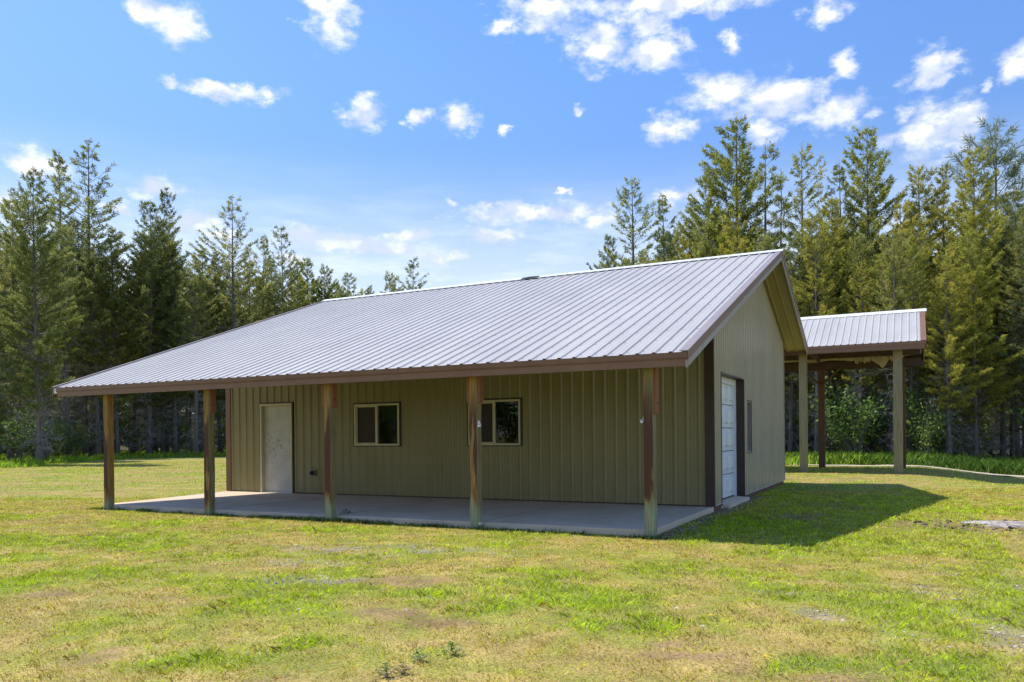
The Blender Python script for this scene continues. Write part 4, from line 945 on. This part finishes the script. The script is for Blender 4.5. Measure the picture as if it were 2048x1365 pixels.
for a in (
 ('full_green', 1218, 470, 62, 'leftmost short pine over the right half of the ridge', .9),
 ('open_olive', 1270, 360, 60, 'pale airy pine standing first above the ridge on the right', 1.2),
 ('narrow_green', 1335, 392, 58, 'thin pine next right of the pale airy pine', 1.),
 ('full_olive', 1378, 440, 52, 'yellowish bushy pine low behind the ridge peak', 1.),
 ('full_olive2', 1418, 338, 51, 'pine leaning close on the left of the tall gable-side pine', 1.),
 ('full_olive2', 1475, 236, 49, 'tallest full pine just left of the gable peak', 1.15),
 ('lanky', 1526, 288, 50, 'scraggly bare-stemmed pine right of the tallest full pine', 1.2),
 ('lanky', 1562, 345, 54, 'short scraggly pine right of the bare-stemmed pine', 1.1),
 ('open_olive', 1612, 288, 48, 'slim pine with upswept arms between two wide gaps of sky', 1.15),
 ('full_olive', 1665, 395, 46, 'lower yellow pine between the slim pine and the broad-topped pine', 1.),
 ('narrow_green', 1698, 325, 48, 'narrow side top left of the broad-topped pine', 1.),
 ('full_olive', 1742, 254, 47, 'broad-topped tall pine over the shed roof', 1.),
 ('full_olive', 1798, 410, 45, 'lower pine filling the dip right of the broad-topped pine', 1.),
 ('full_olive2', 1845, 328, 46, 'middle-height pine above the right end of the shed', 1.1),
 ('narrow_green', 1895, 322, 47, 'slim dark pine next to the right-hand giant', 1.),
 ('full_olive', 1955, 285, 43, 'bright yellow-green pine in front of the dark-topped giant', 1.),
 ('long_needle', 1992, 234, 48, 'dark-topped pine with long needles, the tallest at the right edge', 1.2),
 ('full_green', 2035, 370, 44, 'dark pine at the right picture edge', 1.1),
 ('blue_dense', 2090, 380, 38, 'pale long-branched pine reaching in from beyond the right picture edge', 1.2)):
    P_(a[0], a[1], a[2], a[3], a[4], GR, a[5])
# trunks standing free behind the verge on the right
for a in (('high_crown', 1583, 470, 44, 'thick dark trunk seen between the two left shed posts'), ('high_olive', 1709, 480, 43, 'left of the twin trunks between the shed posts'),
          ('high_crown', 1723, 470, 44, 'right of the twin trunks between the shed posts'), ('high_olive', 1834, 430, 42, 'thick trunk just right of the right shed post'),
          ('high_crown', 1936, 420, 46, 'dark slender trunk midway between the shed and the picture edge'), ('high_crown', 2006, 430, 42, 'thick dark trunk in front of the white vehicle'),
          ('high_olive', 2026, 440, 43, 'slim trunk beside the white vehicle'), ('high_crown', 2052, 420, 40, 'trunk at the very right picture edge')):
    P_(a[0], a[1], a[2], a[3], a[4]+'', GR)
# free-standing trunks of the left wood
for a in (('high_crown', 38, 470, 56, 'thin-trunked pine left of the forward pine, second row'), ('high_crown', 97, 480, 60, 'pine trunk just right of the forward pine'),
          ('high_crown', 137, 450, 58, 'thick straight trunk midway between the forward pine and the first porch post'), ('high_crown', 171, 440, 63, 'pale grey trunk left of the first porch post'),
          ('high_crown', 197, 460, 61, 'dark trunk touching the first porch post'), ('high_crown', 300, 500, 66, 'trunk pair member seen midway through the first porch bay, left'),
          ('high_crown', 328, 510, 67, 'trunk pair member seen midway through the first porch bay, right'), ('high_crown', 391, 520, 62, 'trunk just left of the second porch post')):
    P_(a[0], a[1], a[2], a[3], a[4], GL)
# the wood behind: one by one, spaced apart
ZONES = [(30,'at the left picture edge'),(110,'behind the forward left pine'),(208,'left of the first porch post'),(310,'in the left half of the first porch bay'),(410,'in the right half of the first porch bay'),
         (470,'behind the second porch post'),(640,'above the far slope of the roof'),(900,'behind the middle of the long roof'),(1300,'behind the ridge right of its middle'),(1450,'behind the ridge near the gable peak'),
         (1570,'just behind the gable peak'),(1650,'above the left shed post'),(1720,'above the left half of the shed roof'),(1800,'above the right half of the shed roof'),(1860,'over the right end of the shed'),
         (1930,'just right of the shed'),(1990,'left of the white pickup'),(2060,'above the white pickup'),(99999,'beyond the right picture edge')]
LOOK = {'full':'bushy','high':'high-crowned','blue':'bluish','narr':'narrow','open':'open-crowned','lank':'thin','long':'long-needled'}
TX, TY, _z = at(2068, 900, 46)
def fill(n, u0, u1, d_in, d_out, kinds, hfac, label, group, spacing):
    c_ = 0; tries = 0
    while c_ < n and tries < n*60:
        tries += 1; u = random.uniform(u0, u1); q0 = CAM+Vector((u*cy_-sy_, u*sy_+cy_, 0)); 
        lim = float(np.interp(u, [-.9,-.62,-.5,-.3,0,.3,.5,.7,1.2], [40,47,62,70,60,42,36,35,32]))
        d_ = lim+random.uniform(d_in, d_out); X_ = CAM.x+d_*(u*cy_-sy_); Y_ = CAM.y+d_*(u*sy_+cy_)
        px = 1024+u*F
        if any((X_-a)**2+(Y_-b)**2 < spacing**2 for a, b in USED) or (1965 < px < 2130 and d_ < 52) or (TX-15 < X_ < TX+3 and abs(Y_-TY) < 4.5): continue
        sky = float(np.interp(px, [-100,60,250,420,560,700,860,1180,1300,1420,1600,1750,1900,2050,2200], [430,440,470,520,540,590,640,620,480,440,430,420,410,420,420]))
        top = (CY-sky-random.uniform(-10, 120))/F*d_+CAM.z-GZ
        top = max(7., min(top, 24.)); USED.append((X_, Y_)); c_ += 1
        kd = random.choice(kinds)
        if d_ < lim+14 and (px < 430 or 1560 < px < 1880): kd = random.choice(['high_crown','high_olive','high_olive2','high_crown'])
        zone = [z_ for z_ in ZONES if px < z_[0]][0][1]
        pine(kd, X_, Y_, top, ('tall ' if top > 17 else 'short ' if top < 12.5 else 'mid-sized ')+LOOK[kd[:4]]+' '+label+', '+zone, group, random.uniform(.9, 1.15))
fill(46, -.78, -.12, 2, 22, ['full_green2','high_crown','blue_dense','narrow_green','high_crown','high_olive2'], 1, 'second-rank pine', 'pines in the second ranks of the wood', 2.0)
fill(46, -.85, -.05, 20, 60, ['full_green','full_green2','blue_dense','full_olive2'], 1, 'far deep-wood pine', 'far pines deep in the wood', 2.6)
fill(64, .12, .78, 2, 16, ['full_olive','high_olive','high_crown','full_olive3','high_olive2','full_green2'], 1, 'second-rank pine', 'pines in the second ranks of the wood', 1.55)
fill(54, .1, .85, 12, 50, ['full_olive3','full_olive2','full_green','blue_dense'], 1, 'far deep-wood pine', 'far pines deep in the wood', 2.4)
def far_wood():
    VV = []; CC = []; tb = MB()
    for k in range(170):
        u = random.uniform(-.95, -.08) if k % 2 else random.uniform(.12, .95)
        d_ = float(np.interp(u, [-.9,-.62,-.5,-.3,0,.3,.5,.7,1.2], [40,47,62,70,60,42,36,35,32]))+random.uniform(42, 80)
        X_ = CAM.x+d_*(u*cy_-sy_); Y_ = CAM.y+d_*(u*sy_+cy_); K = SRC[k % len(SRC)]
        px = 1024+u*F; sky = float(np.interp(px, [-100,60,250,420,560,700,860,1180,1300,1420,1600,1750,1900,2050,2200], [450,460,490,540,560,600,640,620,500,460,450,440,430,440,440]))
        Ht = max(8, min((CY-sky-random.uniform(60, 200))/F*d_+CAM.z-GZ, 24)); V, c = K; m_ = len(V)//4; sel = RNG.choice(m_, 3200, replace=False)
        q = V.reshape(-1, 4, 3)[sel]; ctr_ = q.mean(1, keepdims=True); q = (q-ctr_)*2.8+ctr_; q = q*(Ht/17); a = random.uniform(0, 6.28); ca, sa = math.cos(a), math.sin(a); zb__ = float(ground_z(np.array([X_]), np.array([Y_]))[0])-.3
        VV.append(np.stack([q[..., 0]*ca-q[..., 1]*sa+X_, q[..., 0]*sa+q[..., 1]*ca+Y_, q[..., 2]+zb__], -1).reshape(-1, 3)); CC.append(c.reshape(-1, 4, 3)[sel].reshape(-1, 3))
        tb.tube([(X_, Y_, GZ), (X_, Y_, GZ+Ht*.9)], [.2, .03], 5)
    V = np.concatenate(VV); me = np_mesh('distant_forest', V, 4, NEED['green'], np.concatenate(CC))
    o = tag(link('distant_forest', me), 'far wall of conifers closing off the wood behind the nearer trees', 'forest', kind='stuff')
    return o
SRC = [conifer(seed=60, R0=2.3, cb=.04, density=1.0, topsparse=.3, tint=.5, gap=.5)[2:4], conifer(seed=61, R0=2.0, cb=.06, density=1.0, topsparse=.3, tint=.6, gap=.5)[2:4]]
far_wood()
# pines across the lawn, mirrored in the window panes
for k in range(14):
    x_, y_ = -16-2.6*k, -39-(k % 2)*3-random.uniform(0,2)
    pine(['full_green','blue_dense','full_olive'][k % 3], x_, y_, 14+k % 3*2, 'pine across the lawn, seen only mirrored in the window panes', 'pines mirrored in the window panes', 1.3)
MIR = True

# ---- leafy shrubs under the trees
def shrub_mesh(seed, H=1.6, Rr=.8, n=900, leaf=.09):
    rs = np.random.default_rng(seed); rnd = random.Random(seed); st = MB(); tips = []
    for k in range(11):
        a = rnd.uniform(0,6.28); r = rnd.uniform(.2,1)*Rr; h = H*rnd.uniform(.55,1.05)
        P = [Vector((0,0,0)), Vector((math.cos(a)*r*.35, math.sin(a)*r*.35, h*.4)), Vector((math.cos(a+.2)*r*.75, math.sin(a+.2)*r*.75, h*.75)), Vector((math.cos(a)*r, math.sin(a)*r, h))]
        st.tube(P, [.014,.011,.007,.003], 4, cap=False); tips.append(P)
    c = []
    for k in range(n):
        P = rnd.choice(tips); s = rnd.uniform(.9, 3); i = min(2, int(s)); p = P[i].lerp(P[i+1], s-i); c.append((p.x+rnd.gauss(0,.14)*Rr, p.y+rnd.gauss(0,.14)*Rr, max(.05, p.z+rnd.gauss(0,.12)*H*.6)))
    c = np.array(c); u = rs.normal(0,1,(n,3)); u /= np.linalg.norm(u,axis=1)[:,None]; v = np.cross(u, rs.normal(0,1,(n,3))+np.array((0,0,1.5))); v /= np.linalg.norm(v,axis=1)[:,None]
    l = leaf*rs.uniform(.6,1.3,n)[:,None]
    V = np.stack([c-u*l*.5, c-v*l*.3, c+u*l*.5, c+v*l*.3], 1); t = np.repeat(rs.random(n), 4)
    return st.mesh('stems', M['bark']), np_mesh('leaves', V.reshape(-1,3), 4, LEAF, np.stack([t,t,t],1))
LEAF = leafmat('shrub_leaves', (.11,.19,.035), (.30,.40,.09), .45)
SH = [shrub_mesh(k+50, 1.7, .85+.1*k, 1000, .10) for k in range(4)]
def shrub(x_, y_, s, label, group):
    r = empty('shrub', (x_, y_, float(ground_z(np.array([x_]), np.array([y_]))[0])-.03), random.uniform(0,6.28)); r.scale = (s*random.uniform(.85,1.2), s, s*random.uniform(.8,1.2)); a, b = random.choice(SH)
    link('stems', a, r); link('leaves', b, r); tag(r, label, 'shrub', group)
for px, d_, s, lb in ((1828,40,1.1,'rounded pale green shrub at the wood edge, right of the right shed post'), (1690,41,1.2,'low leafy shrub seen between the middle and right shed posts'),
                      (1890,41,1.5,'tall leafy shrub halfway between the shed and the white vehicle'), (1960,40,1.2,'leafy shrub left of the white vehicle'), (1765,42,1.3,'leafy shrub seen just left of the right shed post'),
                      (215,64,1.5,'bright shrub behind the first porch post'), (20,56,1.7,'leafy bush at the left picture edge under the pines'), (115,57,1.1,'small yellow-green bush between the left trunks')):
    q = at(px, 900, d_); shrub(q.x, q.y, s, lb, 'shrubs at the wood edge')
for k in range(90):
    u = random.choice((random.uniform(-.75,-.35), random.uniform(.33,.72))); lim = float(np.interp(u, [-.9,-.62,-.5,-.3,0,.3,.5,.7,1.2], [40,47,62,70,60,42,36,35,32]))
    d_ = lim+random.uniform(1.5, 26)
    if 1930 < 1024+u*F < 2130 and d_ < 50 or (TX-9 < CAM.x+d_*(u*cy_-sy_) < TX+3 and abs(CAM.y+d_*(u*sy_+cy_)-TY) < 3.5): continue
    shrub(CAM.x+d_*(u*cy_-sy_), CAM.y+d_*(u*sy_+cy_), random.uniform(1.0,2.5), ('far' if d_ > lim+16 else 'near')+' undergrowth bush, '+[z_ for z_ in ZONES if 1024+u*F < z_[0]][0][1], 'undergrowth bushes among the pines')

for k in range(26):
    shrub(-12-1.6*k, -36-random.uniform(0,3), random.uniform(1.8,2.6), 'bush across the lawn, seen only mirrored in the window panes', 'bushes mirrored in the window panes')
# ------------------------------------------------------------------ white pickup behind the trees
q = at(2068, 900, 46); tk = tag(empty('pickup_truck', (q.x, q.y, GZ-.12), R(20)), 'white pickup truck half hidden behind the trunks at the right edge', 'pickup truck')
wp = mat('white_paint', (.78,.79,.80), .3); tw = 1.9
def loc(mb, name, mt, **kw):
    o = link(name, mb.mesh(name, mt)); o.parent = tk
    if kw.get('bevel'): b = o.modifiers.new('bevel','BEVEL'); b.width = kw['bevel']; b.segments = 2; b.limit_method = 'ANGLE'
    return o
def sidep(prof, y0, y1, mb=None): mb = mb or MB(); return mb.prism(prof, 'y', y0, y1)
loc(sidep([(-2.7,.55),(2.55,.5),(2.75,.7),(2.7,1.02),(1.35,1.16),(-.75,1.18),(-2.7,1.18)], -.95, .95), 'body', wp, bevel=.06)
loc(sidep([(1.3,1.165),(.65,1.78),(-.5,1.82),(-.8,1.185)], -.82, .82), 'cab', wp, bevel=.07)
loc(sidep([(1.1,1.22),(.6,1.70),(.12,1.72),(.12,1.22)], -.832, .832), 'window', M['black']); loc(sidep([(.04,1.22),(.04,1.72),(-.44,1.73),(-.66,1.22)], -.832, .832), 'window', M['black'])
for wx in (-1.75, 1.75):
    for wy in (-.86, .86):
        wh = MB().tube([(wx, wy-.12, .38), (wx, wy+.12, .38)], .38, 20); wo = loc(wh, 'wheel', M['black'], bevel=.03)
        rm = link('rim', MB().tube([(wx, wy-.13, .38), (wx, wy+.13, .38)], .21, 14).mesh('rim', M['steel'])); rm.parent = wo
for wy in (-.7, .7): loc(MB().box((2.66, wy-.16, .78), (2.74, wy+.16, .95)), 'headlight', M['steel'])
loc(MB().box((2.6,-.93,.45),(2.82,.93,.6)), 'bumper', M['steel'], bevel=.03)

# ------------------------------------------------------------------ small plants in the foreground
def weed(px, py, n, size, name, label, cat, c0, c1):
    g0 = gp(px, py); r = empty(name, (g0.x, g0.y, float(ground_z(np.array([g0.x]), np.array([g0.y]))[0]))); rs = np.random.default_rng(int(px+py)); V = []; T = []
    for k in range(n):
        a = rs.uniform(0,6.28); rr = abs(rs.normal(0,.5))*size; h = rs.uniform(.15,.75)*size*(1.2-min(1, rr/size)); l = size*rs.uniform(.12,.24); c = np.array((math.cos(a)*rr, math.sin(a)*rr, h))
        u = np.array((math.cos(a), math.sin(a), rs.uniform(-.1,.7))); u /= np.linalg.norm(u); v = np.cross(u, (0,0,1))*.42; t = rs.random()
        V += [c-u*l*.5, c-u*l*.1+v*l, c+u*l*.25+v*l*.8, c+u*l*.5, c+u*l*.25-v*l*.8, c-u*l*.1-v*l]; T += [t]*6
    T = np.array(T); link('leaves', np_mesh('leaves', np.array(V), 6, leafmat(name+'_leaf', c0, c1, .3), np.stack([T,T,T],1)), r)
    st = MB()
    for k in range(7):
        a = k*.9; st.tube([(0,0,0),(math.cos(a)*size*.3, math.sin(a)*size*.3, size*.25),(math.cos(a)*size*.6, math.sin(a)*size*.6, size*.45)], [.003,.002,.0015], 4)
    link('stems', st.mesh('stems', M['twig']), r); return tag(r, label, cat)
weed(772, 1352, 60, .10, 'weed', 'dark leafy weed at the bottom edge of the lawn', 'weed', (.07,.13,.02), (.16,.25,.04))
weed(805, 1345, 45, .10, 'weed', 'reddish leafed weed right of the dark weed', 'weed', (.20,.10,.04), (.22,.22,.05))
weed(838, 1322, 45, .11, 'weed', 'small green weed uphill of the reddish weed', 'weed', (.07,.16,.03), (.16,.28,.05))
weed(905, 1308, 60, .12, 'weed', 'broad bright green weed right of the other weeds', 'weed', (.10,.20,.02), (.22,.36,.05))
weed(693, 1038, 70, .22, 'weed', 'dark clover-like weed at the slab edge right of the third porch post', 'weed', (.04,.09,.02), (.09,.16,.04))
weed(622, 1042, 40, .16, 'weed', 'small dark weed at the slab edge left of the third porch post', 'weed', (.05,.10,.02), (.10,.18,.04))
DY = mat('dandelion_yellow', (.85,.62,.02), .6); DW = mat('seed_head', (.7,.68,.6), .9)
for k, (px, py, f_) in enumerate(((1420,1243,0),(1352,1234,1),(810,1237,1),(1405,1272,1),(597,1236,1),(975,1147,1),(1530,1328,0),(357,1115,1))):
    g0 = gp(px, py); r = empty('dandelion', (g0.x, g0.y, GZ-.01)); hh = .07 if f_ else .05
    link('stem', MB().tube([(0,0,0),(.004,0,hh*.5),(0,.003,hh)], .0022, 5).mesh('stem', M['frame']), r)
    h_ = MB()
    for i in range(18):
        a = i*2.4; e = .2+.75*((i % 6)/6); q = Vector((math.cos(a)*math.cos(e), math.sin(a)*math.cos(e), math.sin(e)))*.017; s_ = Vector((-math.sin(a), math.cos(a), 0))*.004
        h_.face([Vector((0,0,hh)), Vector((0,0,hh))+q+s_, Vector((0,0,hh))+q*1.1, Vector((0,0,hh))+q-s_])
    link('flower', h_.mesh('flower', DW if f_ else DY), r)
    pos = ['yellow dandelion flower in the right foreground lawn','pale seed head left of the yellow dandelion','pale seed head in the lawn below the third porch post','pale seed head just below the yellow dandelion',
           'pale seed head left of centre in the lawn','pale seed head on the lawn below the fourth porch post','yellow dandelion nearest the bottom edge','pale seed head on a stalk in the left lawn'][k]
    tag(r, pos, 'dandelion', 'dandelions in the lawn')
